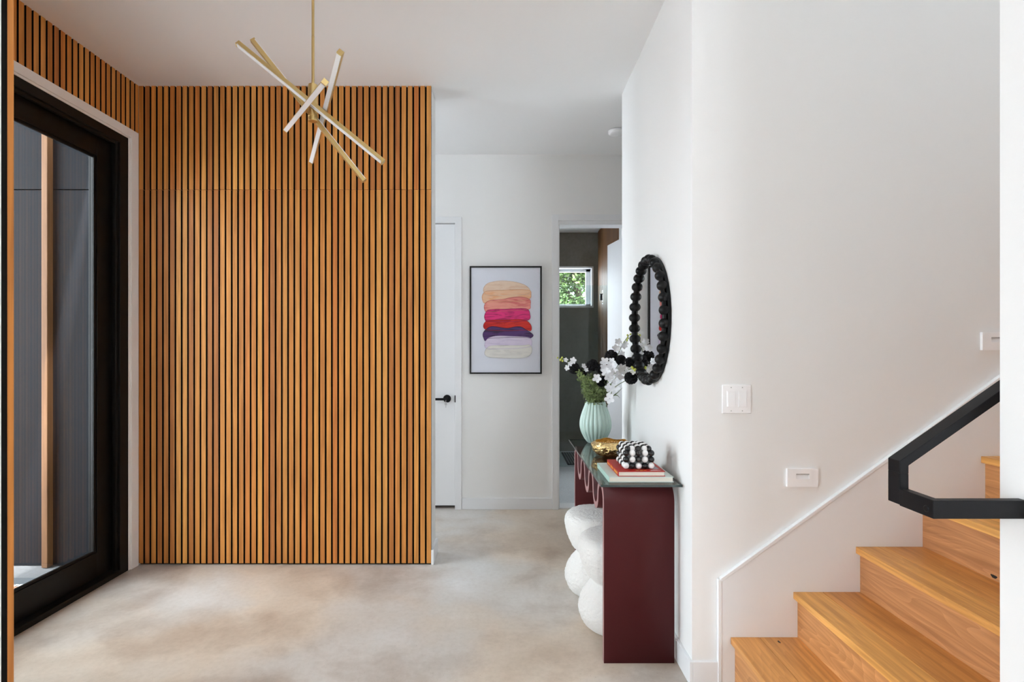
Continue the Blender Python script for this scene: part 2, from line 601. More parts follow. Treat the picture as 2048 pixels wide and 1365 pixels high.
# slat partition wall
XE = -0.478
wm = struct(boxes('wall_middle', [(-2.362, XE, YS + .019, 3.55, 0, ZC)], M['wall']), 'partition wall clad in vertical cedar slats')
boxes('slat_backing', [(XL, XE - .002, YS + .0155, YS + .0195, 0.001, ZC - .001)], M['black_felt'], wm)
me_a = slat_mesh(SW, 2.396 - .012, 0.016)
me_b = slat_mesh(SW, ZC - 2.398, 0.016)
n = 47
for i in range(n):
    x = XL + 0.0155 + (XE - XL - 0.0155 - SW / 2) * i / (n - 1)
    dy = random.uniform(-.0008, .0008)
    slat(me_a, (x, YS + .008 + dy, .012 + (2.396 - .012) / 2), wm)
    slat(me_b, (x, YS + .008 - dy, (ZC + 2.398) / 2), wm)
struct(boxes('baseboard_middle', [(XE, XE + .016, YS, 3.566, 0, .097)], M['trim'], bevel=.002), 'short white baseboard on the end of the slat wall')

# hall end wall with a closet door and the bathroom doorway
D2X0, D2X1, D2Z = -1.225, -0.437, 2.468
BX0, BX1, BZ = 0.449, 1.215, 2.466
struct(boxes('wall_back', [(-2.5, D2X0, YB, 4.66, 0, ZC), (D2X0, D2X1, YB, 4.66, D2Z, ZC), (D2X1, BX0, YB, 4.66, 0, ZC),
                           (BX0, BX1, YB, 4.66, BZ, ZC), (BX1, 4.35, YB, 4.66, 0, ZC)], M['wall']), 'white wall closing the hall behind the abstract painting')
struct(boxes('baseboard_back', [(D2X1 + .056, BX0 - .054, YB - .014, YB, 0, .097)], M['trim'], bevel=.002), 'white baseboard below the abstract painting')
struct(boxes('trim_1', [(D2X1 - .002, D2X1 + .054, YB - .02, YB, 0, D2Z + .05), (D2X0 - .054, D2X0 + .002, YB - .02, YB, 0, D2Z + .05),
                        (D2X0, D2X1, YB - .02, YB, D2Z - .002, D2Z + .05)], M['trim'], bevel=.002), 'white casing around the closed white door')
struct(boxes('trim_2', [(BX0 - .052, BX0 + .002, YB - .02, YB, 0, BZ + .072), (BX1 - .002, BX1 + .052, YB - .02, YB, 0, BZ + .072),
                        (BX0, BX1, YB - .02, YB, BZ + .02, BZ + .072), (BX0, BX0 + .012, YB, 4.66, 0, BZ + .02), (BX1 - .012, BX1, YB, 4.66, 0, BZ + .02),
                        (BX0, BX1, YB - .004, 4.66, BZ - .012, BZ + .022)], M['trim'], bevel=.002), 'white casing around the open bathroom doorway')
struct(boxes('trim_3', [(BX0, BX1, YB, 4.67, 0.0, .012)], M['trim'], bevel=.003), 'bright white threshold strip in the bathroom doorway')

struct(boxes('wall_closet', [(-1.45, -.25, 5.0, 5.1, 0, ZC), (-1.45, -1.35, 4.66, 5.0, 0, ZC), (-.35, -.25, 4.66, 5.0, 0, ZC), (-1.45, -.25, 4.62, 5.1, -.12, 0), (-1.45, -.25, 4.66, 5.1, ZC, ZC + .1)], M['wall']), 'closet walls behind the closed white door')

# closed interior door with lever
d2 = thing('door_2', 'flat white interior door with a black lever handle', None, (D2X1, YB + .03, 0), kind='structure')
boxes('door_panel', [(D2X0 + .003, D2X1 - .004, YB + .012, YB + .052, .028, D2Z - .006)], M['trim'], d2)
boxes('door_jamb', [(D2X1 - .003, D2X1 + .001, YB, YB + .1, 0, D2Z)], M['trim'], d2)
hz = CAMZ - (798 - CY) * YB / F
hx = (894 - CX) * YB / F
bm = bmesh.new()
lathe(bm, [(.028, 0), (.034, .002), (.034, .008), (.03, .010), (.012, .010), (.012, .045)], 28)
bmesh.ops.rotate(bm, cent=(0, 0, 0), matrix=Matrix.Rotation(H90, 3, 'X'), verts=bm.verts)
bmesh.ops.translate(bm, vec=(hx, YB + .012, hz), verts=bm.verts)
box(bm, hx - .115, hx + .012, YB - .045, YB - .030, hz - .011, hz + .009)
obj('lever_handle', bm, M['black_metal'], d2, bevel=.002)
boxes('latch_plate', [(D2X1 - .004, D2X1 + .004, YB - .0215, YB + .012, hz - .03, hz + .03)], M['black_metal'], d2)
bm = bmesh.new()
tube(bm, [(hx - .004, YB - .036, hz - .002), (hx - .004, YB - .05, hz - .012), (hx - .006, YB - .05, hz - .028)], .003, 6)
box(bm, hx - .014, hx + .006, YB - .051, YB - .048, hz - .05, hz - .024)
box(bm, hx - .007, hx - .001, YB - .051, YB - .048, hz - .072, hz - .05)
obj('key', bm, M['key'], d2)

# mirror wall / stair wall block
struct(boxes('wall_right', [(XR, 4.35, YC, YE, 0, TOP)], M['wall']), 'white wall carrying the round beaded mirror, with the stair beside it')
struct(boxes('baseboard_right', [(XR - .014, XR, YC - .014, YE + .014, 0, .097), (XR, .8765, YC - .014, YC, 0, .097), (XR, 1.6, YE, YE + .014, 0, .097)], M['trim'], bevel=.002),
       'white baseboard below the beaded mirror and round its corner')

# near walls beside the opening the camera looks through
struct(boxes('wall_front_right', [(XSR, 4.35, YN - .14, YN, 0, TOP), (XR, XSR, YN - .14, YN, ZC + .14, TOP), (XR - .12, XR, YN - .14, YC + .1, ZC + .14, TOP)], M['wall']),
       'white wall end that the black handrail returns to')
wfl = struct(boxes('wall_front_left', [(-4.35, XSL, YN - .14, YN - .030, 0, ZC)], M['wall']), 'white wall end backed with cedar slats beside the entry door')
boxes('slat_backing', [(-2.36, XSL, YN - .030, YN - .0155, 0, ZC - .001)], M['black_felt'], wfl)
me_c = slat_mesh(SW, 2.396 - .012, 0.016, False)
me_d = slat_mesh(SW, ZC - 2.398, 0.016, False)
for i in range(30):
    x = XSL - SW / 2 - i * SP
    slat(me_a if i else me_c, (x, YN - .008, .012 + 1.192), wfl)
    slat(me_b if i else me_d, (x, YN - .008, (ZC + 2.398) / 2), wfl)

# the living room behind the camera: outer walls with unseen windows placed for daylight
struct(boxes('wall_rear', [(-4.35, 1.8, -5.15, -5.0, 0, ZC), (3.6, 4.35, -5.15, -5.0, 0, ZC), (1.8, 3.6, -5.15, -5.0, 2.75, ZC), (1.8, 3.6, -5.15, -5.0, 0, .15)], M['wall']),
       'window wall of the living room')
struct(boxes('wall_side_left', [(-4.35, -4.2, -5.0, -2.2, 0, ZC), (-4.35, -4.2, -.6, 1.06, 0, ZC), (-4.35, -4.2, -2.2, -.6, 0, .15), (-4.35, -4.2, -2.2, -.6, 2.75, ZC)], M['wall']), 'white side wall of the living room')
struct(boxes('added_sun_eave', [(-6.2, 4.5, -7.2, -5.15, ZC + .05, ZC + .2)], M['soffit']), 'added unseen eave keeping the sun off the living room windows')  # added out of view to block sun from the living room
struct(boxes('wall_side_right', [(4.2, 4.35, -5.0, 1.06, 0, ZC + .1), (4.2, 4.35, 1.06, YC + .2, 0, 4.3), (4.2, 4.35, 1.06, YC + .2, 5.6, TOP), (4.2, 4.35, 1.06, 1.23, 4.3, 5.6), (4.2, 4.35, 2.13, YC + .2, 4.3, 5.6),
                              (4.2, 4.35, YE, 4.66, 0, ZC)], M['wall']), 'outer wall beyond the staircase')  # the high gap is an added, unseen stairwell window
w = thing('unseen_window_2', 'unseen black framed rear window placed to send daylight indoors', None, (2.7, -5.07, 0), kind='structure')  # unseen; place and size chosen for the daylight it lets in
boxes('window_frame', [(1.8 + .9 * k - .03, 1.8 + .9 * k + .03, -5.1, -5.04, .15, 2.75) for k in range(3)] +
      [(1.8, 3.6, -5.1, -5.04, .15, .21), (1.8, 3.6, -5.1, -5.04, 2.69, 2.75)], M['door_black'], w)
w = thing('added_window_6', 'added white framed window at the hidden end of the hall', None, (-2.45, 4.06, .9), kind='structure')  # added out of view to brighten the hall from its left end
boxes('window_frame', [(-2.47, -2.41, 3.72, 4.4, .9, .95), (-2.47, -2.41, 3.72, 4.4, 2.55, 2.6), (-2.47, -2.41, 3.72, 3.77, .95, 2.55), (-2.47, -2.41, 4.35, 4.4, .95, 2.55)], M['trim'], w)
w = thing('unseen_window_5', 'unseen black framed side window placed to send daylight indoors', None, (-4.27, -1.4, 0), kind='structure')  # unseen; set here so daylight comes in from the left
boxes('window_frame', [(-4.3, -4.24, -2.2 + .8 * k - .03, -2.2 + .8 * k + .03, .15, 2.75) for k in range(3)] +
      [(-4.3, -4.24, -2.2, -.6, .15, .21), (-4.3, -4.24, -2.2, -.6, 2.69, 2.75)], M['door_black'], w)

# ------------------------------------------------------------------ entry door
struct(boxes('trim_4', [(-2.362, XL + .004, 3.281, 3.345, 0, 2.754), (-2.362, XL + .004, 1.235, 1.294, 0, 2.754), (-2.362, XL + .004, 1.294, 3.281, 2.704, 2.754),
                        (-2.362, XL - .004, 3.268, 3.283, 0, 2.694), (-2.362, XL - .004, 1.292, 1.307, 0, 2.694), (-2.362, XL - .004, 1.307, 3.268, 2.692, 2.706)],
             M['casing'], bevel=.002), 'cream casing around the black glazed entry door')
sd = thing('added_window_3', 'added unseen black framed glass sidelight next to the entry door', None, (-2.43, 1.57, 0), kind='structure')  # added beside the door, hidden from the camera, for more daylight
boxes('window_frame', [(-2.5, -2.352, 1.304, 1.35, 0, DZ - .004), (-2.5, -2.352, 1.79, DY0 + .004, 0, DZ - .004), (-2.5, -2.352, 1.35, 1.79, 2.62, DZ - .004), (-2.5, -2.352, 1.35, 1.79, 0, .12)], M['door_black'], sd)
boxes('pane', [(-2.438, -2.430, 1.345, 1.795, .115, 2.625)], M['glass'], sd)
d1 = thing('door_1', 'tall black entry door with one full height glass pane', None, (-2.43, 2.55, 0), kind='structure')
boxes('door_frame', [(-2.5, -2.352, 3.20, DY1 - .004, 0, DZ - .004), (-2.5, -2.352, DY0 + .004, 1.90, 0, DZ - .004), (-2.5, -2.352, 1.90, 3.20, 2.64, DZ - .004),
                     (-2.385, -2.365, 3.20 - .018, 3.20, .03, 2.64), (-2.385, -2.365, 1.90, 3.18, 2.622, 2.64)], M['door_black'], d1, bevel=.002)
boxes('threshold', [(-2.5, -2.352, 1.90, 3.20, 0, .032)], M['door_black'], d1, bevel=.003)
GY0, GY1, GZ0, GZ1 = 2.01, 3.088, 0.182, 2.517
for nm, b in (('stile', (-2.455, -2.405, GY1, 3.198, .036, 2.636)), ('stile', (-2.455, -2.405, 1.902, GY0, .036, 2.636)),
              ('rail', (-2.455, -2.405, GY0, GY1, .036, GZ0)), ('rail', (-2.455, -2.405, GY0, GY1, GZ1, 2.636))):
    boxes(nm, [b], M['door_black'], d1, bevel=.002)
boxes('glazing_bead', [(-2.428, -2.412, GY1 - .014, GY1, GZ0, GZ1), (-2.428, -2.412, GY0, GY0 + .014, GZ0, GZ1),
                       (-2.428, -2.412, GY0 + .014, GY1 - .014, GZ0, GZ0 + .014), (-2.428, -2.412, GY0 + .014, GY1 - .014, GZ1 - .014, GZ1)], M['door_black'], d1, bevel=.003)
bm = bmesh.new()
box(bm, -2.438, -2.430, GY0 - .005, GY1 + .005, GZ0 - .005, GZ1 + .005)
obj('pane', bm, M['glass'], d1)

# ------------------------------------------------------------------ porch seen through the door
struct(boxes('porch_floor', [(-6.5, -2.5, 1.2, 3.55, -.14, -.005)], M['porch_floor']), 'pale concrete porch floor beyond the entry door')
pw = struct(boxes('wall_porch', [(-6.5, -2.5, YS + .01, 3.55, -.1, 3.3)], M['black_felt']), 'slate grey panelled porch wall beyond the entry door')
for i, x0 in enumerate((-2.502, -3.722, -4.942)):
    for z0, z1 in ((0.0, 2.393), (2.399, 3.3)):
        boxes('wall_panel', [(x0 - 1.216, x0, YS - .004, YS + .0105, z0, z1)], M['slate'], pw, bevel=.0015)
for x in (-2.905, -3.515, -4.125):
    bm = bmesh.new()
    box(bm, -.019, .019, -.022, .022, -1.6, 1.6)
    o = obj('porch_batten', bm, M['post'], pw, bevel=.003)
    o.location = (x, YS - .025, 1.6)
struct(boxes('porch_roof', [(-3.6, -2.5, 1.2, 3.55, 3.3, 3.4)], M['soffit']), 'overhang above the entry porch')
struct(boxes('ground', [(-40, 40, -40, 40, -.35, -.16)], M['ground']), 'open ground around the house')
dm = thing('doormat', 'grey and tan woven doormat lying on the porch', 'doormat', (-3.2, 2.7, -.005))
boxes('border_band', [(-3.60, -2.80, 3.055, 3.145, -.005, .008)], M['mat_grey'], dm)
boxes('centre_weave', [(-3.60, -2.80, 2.30, 3.030, -.005, .008)], M['mat_tan'], dm)
bm = bmesh.new()
for k in range(32):
    box(bm, -3.60 + .025 * k, -3.60 + .025 * k + .017, 3.030, 3.055, -.004, .010)
obj('stitching', bm, M['mat_white'], dm)['kind'] = 'stuff'
for x in (-3.62, -2.80):
    boxes('side_binding', [(x, x + .017, 2.30, 3.145, -.004, .010)], M['mat_white'], dm)

# ------------------------------------------------------------------ bathroom
BYE, BXL, BXR = 7.1, 0.0, 1.236
WZ0, WZ1, WX0, WX1 = 1.956, 2.492, 0.12, 1.17
struct(boxes('floor_bathroom', [(BXL - .1, 1.5, 4.62, BYE + .2, -.12, .002)], M['bath_floor']), 'pale blue grey bathroom floor')
struct(boxes('wall_bathroom', [(BXL - .1, BXR + .1, BYE, BYE + .2, 0, WZ0), (BXL - .1, BXR + .1, BYE, BYE + .2, WZ1, 3.0), (BXL - .1, WX0, BYE, BYE + .2, WZ0, WZ1), (WX1, BXR + .1, BYE, BYE + .2, WZ0, WZ1),
                               (BXL - .15, BXL, 4.66, 5.2, 0, 3.0), (BXL - .15, BXL, 5.7, BYE + .2, 0, 3.0), (BXL - .15, BXL, 5.2, 5.7, 0, 1.1), (BXL - .15, BXL, 5.2, 5.7, 2.3, 3.0)], M['bath_wall']), 'dark grey brown plaster shower wall with the small window')
M['bath_board'] = wood('brown_stained_board', [(0.17, 0.075, 0.025), (0.21, 0.10, 0.035), (0.15, 0.065, 0.022)], 'z', 60, 0.04, 0.5)
bw = struct(boxes('wall_bathroom_right', [(BXR + .012, 1.5, 4.66, BYE + .2, 0, 3.0)], M['wall']), 'bathroom side wall, white near the door and cedar boarded beside the shower')
y = 5.80
k = 0
while y < BYE - .05:
    bm = bmesh.new()
    box(bm, -.008, .008, -.043, .043, -1.49, 1.49)
    o = obj('wall_board', bm, M['bath_board'], bw, bevel=.002)
    o.location = (BXR + .008, y + .045, 1.495)
    y += .09
struct(boxes('ceiling_bathroom', [(BXL - .15, 1.5, 4.66, BYE + .2, 2.96, 3.1)], M['ceiling']), 'bathroom ceiling')
w4 = thing('added_window_4', 'added unseen white framed bathroom side window', None, (BXL - .08, 5.65, .9), kind='structure')  # guessed window, out of view, added to brighten the bathroom
boxes('window_frame', [(BXL - .1, BXL - .05, 5.2, 5.7, 1.1, 1.15), (BXL - .1, BXL - .05, 5.2, 5.7, 2.25, 2.3), (BXL - .1, BXL - .05, 5.2, 5.25, 1.15, 2.25), (BXL - .1, BXL - .05, 5.65, 5.7, 1.15, 2.25)], M['trim'], w4)
w1 = thing('window_1', 'small white framed bathroom window looking onto trees', None, (.64, BYE + .1, WZ0), kind='structure')
boxes('window_reveal', [(WX0, WX1, BYE - .004, BYE + .2, WZ0 - .012, WZ0 + .012), (WX0, WX1, BYE - .004, BYE + .2, WZ1 - .012, WZ1 + .012),
                        (WX1 - .012, WX1 + .012, BYE - .004, BYE + .2, WZ0 - .012, WZ1 + .012), (WX0 - .012, WX0 + .012, BYE - .004, BYE + .2, WZ0 - .012, WZ1 + .012)], M['trim'], w1)
boxes('window_frame', [(WX0 + .01, WX1 - .01, BYE + .1, BYE + .15, WZ0 + .01, WZ0 + .045), (WX0 + .01, WX1 - .01, BYE + .1, BYE + .15, WZ1 - .05, WZ1 - .01),
                       (WX1 - .075, WX1 - .01, BYE + .1, BYE + .15, WZ0 + .01, WZ1 - .01), (WX0 + .01, WX0 + .075, BYE + .1, BYE + .15, WZ0 + .01, WZ1 - .01)], M['trim'], w1, bevel=.003)
boxes('pane', [(WX0 + .07, WX1 - .07, BYE + .12, BYE + .126, WZ0 + .04, WZ1 - .045)], M['glass'], w1)
sh = thing('shower_screen', 'clear frameless shower glass below the small bathroom window', 'shower screen', (.6, 6.15, .002))
boxes('fixed_pane', [(BXL + .005, 1.128, 6.15, 6.158, .004, 2.13)], M['shower_glass'], sh)
boxes('swing_pane', [(1.134, 1.215, 6.15, 6.158, .012, 2.13)], M['shower_glass'], sh)
boxes('hinge', [(1.10, 1.128, 6.138, 6.170, 1.955, 2.03)], M['chrome_hinge'], sh)
boxes('hinge', [(1.10, 1.128, 6.138, 6.170, .25, .325)], M['chrome_hinge'], sh)
d3 = thing('door_3', 'white bathroom door swung open into the bathroom', None, (1.2, 4.67, 0), kind='structure')
bm = bmesh.new()
box(bm, -.02, .02, 0, .74, .015, 2.445)
o = obj('door_panel', bm, M['trim'], d3)
o.location = (0, 0, 0)
d3.location = (1.19, 4.665, 0)
o.matrix_parent_inverse = Matrix.Identity(4)
d3.rotation_euler = (0, 0, math.radians(10.0))
bmt = thing('bath_mat', 'charcoal striped bath mat on the pale bathroom floor', 'bath mat', (.96, 6.55, .002))
boxes('mat_base', [(.735, 1.2, 6.25, 6.98, .002, .012)], M['bath_mat'], bmt)
for k in range(14):
    boxes('stripe', [(.755 + .032 * k, .755 + .032 * k + .009, 6.27, 6.96, .011, .015)], M['mat_pale'], bmt)

# tree outside the bathroom window
tr = thing('tree', 'leafy green tree outside the small bathroom window', 'tree', (1.6, 12.0, -.16))
bm = bmesh.new()
tube(bm, [(1.6, 12, -.17), (1.55, 12.05, 1.2), (1.7, 12, 2.4), (1.4, 11.9, 4.0)], [.16, .13, .1, .04], 10)
for a in range(7):
    an = a * .9
    tube(bm, [(1.6, 12, 1.2 + .3 * a), (1.6 + .8 * math.cos(an), 12 + .8 * math.sin(an), 1.9 + .35 * a), (1.6 + 1.5 * math.cos(an), 12 + 1.4 * math.sin(an), 2.5 + .3 * a)], [.06, .04, .015], 6)
obj('trunk', bm, M['bark'], tr)
bm = bmesh.new()
clumps = [(Vector((1.6 + random.gauss(0, 1.0), 12 + random.gauss(0, .7), 3.0 + random.gauss(0, .8))), random.uniform(.3, .55)) for _ in range(60)]
for i in range(24000):
    c, r = random.choice(clumps)
    v = Vector((random.gauss(0, 1), random.gauss(0, 1), random.gauss(0, 1)))
    p = c + v.normalized() * r * random.random() ** .4
    s = random.uniform(.03, .06)
    u = Vector((random.gauss(0, 1), random.gauss(0, 1), random.gauss(0, .5))).normalized()
    t = u.cross(Vector((random.gauss(0, 1), random.gauss(0, 1), random.gauss(0, 1)))).normalized()
    q = [p - u * s, p + t * s * .5, p + u * s, p - t * s * .5]
    bm.faces.new([bm.verts.new(x) for x in q])
fo = obj('foliage', bm, M['tree_leaf'], tr)
fo['kind'] = 'stuff'

# ------------------------------------------------------------------ staircase
RISE, RUN, Z1, X1 = 0.185, 0.2557, 0.2, 0.9177
YT0, YT1 = YN + .001, YC - .0145
st = thing('staircase', 'honey oak staircase climbing beside the white wall', 'staircase', (1.5, 1.7, 0))
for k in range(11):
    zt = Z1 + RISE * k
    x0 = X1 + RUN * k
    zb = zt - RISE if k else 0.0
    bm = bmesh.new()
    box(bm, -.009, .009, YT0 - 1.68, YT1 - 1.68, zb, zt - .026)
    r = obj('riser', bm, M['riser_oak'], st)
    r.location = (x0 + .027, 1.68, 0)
    for nm, a, b in (('nosing_board', x0, x0 + .118), ('tread_board', x0 + .1188, x0 + RUN + .02)):
        bm = bmesh.new()
        box(bm, a - x0, b - x0, YT0 - 1.68, YT1 - 1.68, zt - .027, zt)
        t = obj(nm, bm, M['oak'], st, bevel=.0018)
        t.location = (x0, 1.68, 0)
    for o in (r, t):
        pass
# two dark knots in the boards
def knot(x, y, z, s, up=True):
    bm = bmesh.new()
    pts = [(s * (1 + .25 * math.sin(3 * a)) * math.cos(a), .6 * s * (1 + .2 * math.cos(2 * a)) * math.sin(a)) for a in [i * math.pi / 8 for i in range(16)]]
    if up:
        bm.faces.new([bm.verts.new((x + p[1], y + p[0], z)) for p in pts])
    else:
        bm.faces.new([bm.verts.new((x, y + p[0], z + p[1])) for p in pts])
    obj('knot', bm, M['knot'], st)


M['knot'] = mat('dark_knot', (0.02, 0.016, 0.013), 0.6)
d = (CAMZ - Z1) * F / (1285 - CY)
knot((1558 - CX) * d / F, d, Z1 + .0006, .009)
d = (X1 + RUN * 3 + .018) * F / (1988 - CX)
knot(X1 + RUN * 3 + .0175, d, CAMZ - (1154 - CY) * d / F, .012, False)

slope = RISE / RUN
bm = bmesh.new()
xs0, zs0, xs1 = .8765, .4285, 4.2
prism(bm, [(xs0, 0), (xs1, 0), (xs1, zs0 + slope * (xs1 - xs0)), (xs0, zs0)], 'y', YC - .0145, YC)
struct(obj('trim_5', bm, M['trim'], bevel=.0015), 'sloping white skirt board beside the oak steps')
bm = bmesh.new()
prism(bm, [(xs0, zs0 - .004), (xs1, zs0 - .004 + slope * (xs1 - xs0)), (xs1, zs0 + .012 + slope * (xs1 - xs0)), (xs0, zs0 + .012)], 'y', YC - .019, YC)
box(bm, xs0 - .010, xs0 + .003, YC - .019, YC, 0, zs0 + .008)
struct(obj('trim_6', bm, M['trim'], bevel=.0015), 'thin white bead capping the sloping skirt board')

# black handrail
hr = thing('handrail', 'black steel handrail wrapping the white wall end by the stairs', 'handrail', (.94, 1.2, 1.0))
hxa, hxb, hy0, hy1, hz0, hz1 = .9263, .9473, 1.2345, 1.2735, 1.0076, 1.113
boxes('drop', [(hxa, hxb, hy0, hy1, hz0 + .002, hz1 - .0295)], M['black_metal'], hr, bevel=.0015)
boxes('return_arm', [(hxa, hxb, 1.138, hy0 + .002, hz0, hz0 + .040), (hxb - .002, XSR + .004, 1.138, 1.158, hz0, hz0 + .040)], M['black_metal'], hr, bevel=.0015)
bm = bmesh.new()
sl = .70
th = .0255
prism(bm, [(hxa, hz1), (3.4, hz1 + sl * (3.4 - hxa)), (3.4, hz1 + sl * (3.4 - hxa) - th), (hxb, hz1 + sl * (hxb - hxa) - th), (hxb, hz1 - .03), (hxa, hz1 - .03)], 'y', hy0, hy1)
obj('rail_bar', bm, M['black_metal'], hr, bevel=.0015)
bm = bmesh.new()
lathe(bm, [(.0075, 0), (.0075, .0015), (.006, .0025)], 20)
bmesh.ops.rotate(bm, cent=(0, 0, 0), matrix=Matrix.Rotation(-H90, 3, 'Y'), verts=bm.verts)
bmesh.ops.translate(bm, vec=(hxa + .0008, 1.1565, 1.025), verts=bm.verts)
obj('bolt_cap', bm, M['black_metal'], hr)
for x in (1.5, 2.6):
    zc = hz1 + sl * (x - hxa) - th - .03
    bm = bmesh.new()
    tube(bm, [(x, 1.2, zc), (x, 1.25, zc), (x, 1.254, zc + .035)], .008, 10)
    obj('bracket', bm, M['black_metal'], hr)

# ------------------------------------------------------------------ switch and step lights
sw = thing('light_switch', 'white double rocker light switch on the stair wall', 'light switch', (.9465, YC, 1.172))
boxes('cover_plate', [(.887, 1.006, YC - .007, YC, 1.113, 1.231)], M['plate'], sw, bevel=.003)
for x in (.9235, .9695):
    boxes('rocker_frame', [(x - .018, x + .018, YC - .0085, YC - .006, 1.137, 1.207)], M['plate'], sw, bevel=.0008)
    bm = bmesh.new()
    prism(bm, [(YC - .009, 1.2025), (YC - .0062, 1.2025), (YC - .0062, 1.1415), (YC - .0135, 1.1415)], 'x', x - .0155, x + .0155)
    obj('rocker', bm, M['plate'], sw, bevel=.0008)
    for z in (1.124, 1.220):
        bm = bmesh.new()
        lathe(bm, [(.0025, 0), (.0022, .0012)], 10)
        bmesh.ops.rotate(bm, cent=(0, 0, 0), matrix=Matrix.Rotation(H90, 3, 'X'), verts=bm.verts)
        bmesh.ops.translate(bm, vec=(x, YC - .0068, z), verts=bm.verts)
        obj('screw', bm, M['screw_slot_shade'], sw)


def step_light(x0, x1, z0, z1, label):
    t = thing('step_light', label, 'step light', ((x0 + x1) / 2, YC, (z0 + z1) / 2), 'white step lights on the stair wall')
    xa, xb, za, zb = x0 + .036, x1 - .036, z0 + .032, z1 - .020     # scooped slot in the plate
    bm = bmesh.new()
    box(bm, x0, x1, YC - .011, YC, zb, z1)
    box(bm, x0, x1, YC - .011, YC, z0, za)
    box(bm, x0, xa, YC - .011, YC, za, zb)
    box(bm, xb, x1, YC - .011, YC, za, zb)
    obj('cover_plate', bm, M['plate'], t)
    bm = bmesh.new()
    prism(bm, [(YC - .011, za), (YC - .001, zb), (YC, zb), (YC, za)], 'x', xa, xb)
    obj('light_slot', bm, M['plate'], t)
    boxes('lens', [(xa, xb, YC - .010, YC - .0005, zb - .005, zb)], M['screw_slot_shade'], t)  # grey strip painting shade along the slot's top edge


step_light(1.152, 1.278, .813, .887, 'white slotted step light low above the skirt board, below the light switch')
step_light(1.951, 2.077, 1.373, 1.447, 'white slotted step light higher up the stairs, half behind the wall end')

# smoke detector
bm = bmesh.new()
lathe(bm, [(.05, 0), (.062, -.006), (.06, -.022), (.045, -.032), (.02, -.034)], 32)
bmesh.ops.recalc_face_normals(bm, faces=bm.faces)
o = obj('smoke_detector', bm, M['plate'], smooth=True)
o.location = (.845, 4.03, ZC)
tag(o, 'small round white smoke detector on the hall ceiling', 'smoke detector')

# ------------------------------------------------------------------ chandelier
CD = 2.3
cxp = (626 - CX) * CD / F
ch = thing('chandelier', 'brass chandelier of four tilted light bars on a long rod', 'chandelier', (cxp, CD, 2.37))
zb0, zb1 = CAMZ + (CY - 243) * CD / F, CAMZ + (CY - 170) * CD / F


def cyl(name, r, z0, z1, m, parent, x=cxp, y=CD, n=28, bev=.0012):
    bm = bmesh.new()
    lathe(bm, [(r, z0), (r, z1)], n)
    bmesh.ops.translate(bm, vec=(x, y, 0), verts=bm.verts)
    o = obj(name, bm, m, parent, bevel=bev)
    return o


cyl('rod', .0062, zb1 - .002, 2.75, M['brass'], ch, n=14, bev=0)
cyl('rod', .0058, 2.752, ZC - .01, M['brass'], ch, n=14, bev=0)
cyl('ceiling_canopy', .065, ZC - .028, ZC, M['brass'], ch)
cyl('hub', .0195, zb0, zb1, M['brass'], ch)
cyl('hub_ring', .0205, zb0 + .018, zb0 + .024, M['brass'], ch)


def light_bar(p0, p1, nrm, w=.021):
    d = (p1 - p0)
    Ln = d.length
    d.normalize()
    nrm = (Vector(nrm) - d * Vector(nrm).dot(d)).normalized()
    s = d.cross(nrm)
    mx = Matrix((s, d, nrm)).transposed().to_4x4()
    mx.translation = (p0 + p1) / 2
    bm = bmesh.new()
    box(bm, -w / 2, w / 2, -Ln / 2, Ln / 2, -w / 2, w * .28)
    box(bm, -w / 2, w / 2, -Ln / 2, -Ln / 2 + .006, w * .28, w / 2)
    box(bm, -w / 2, w / 2, Ln / 2 - .006, Ln / 2, w * .28, w / 2)
    bm.transform(mx)
    b = obj('light_bar', bm, M['brass'], ch)
    bm = bmesh.new()
    box(bm, -w / 2 + .0015, w / 2 - .0015, -Ln / 2 + .006, Ln / 2 - .006, w * .28, w / 2 - .001)
    bm.transform(mx)
    o = obj('led_diffuser', bm, M['led'])
    o.parent = b
    mid = (p0 + p1) / 2
    return mid


light_bar(P(475, 87, 2.24), P(767, 325, 2.28), (-.6, -.35, -.75))
light_bar(P(505, 80, 2.29), P(729, 362, 2.36), (.8, .3, .5))
light_bar(P(681, 104, 1.96), P(623, 324, 2.66), (-.1, -.75, -.6))
light_bar(P(650, 164, 1.93), P(572, 260, 2.58), (-.1, -.6, -.75))

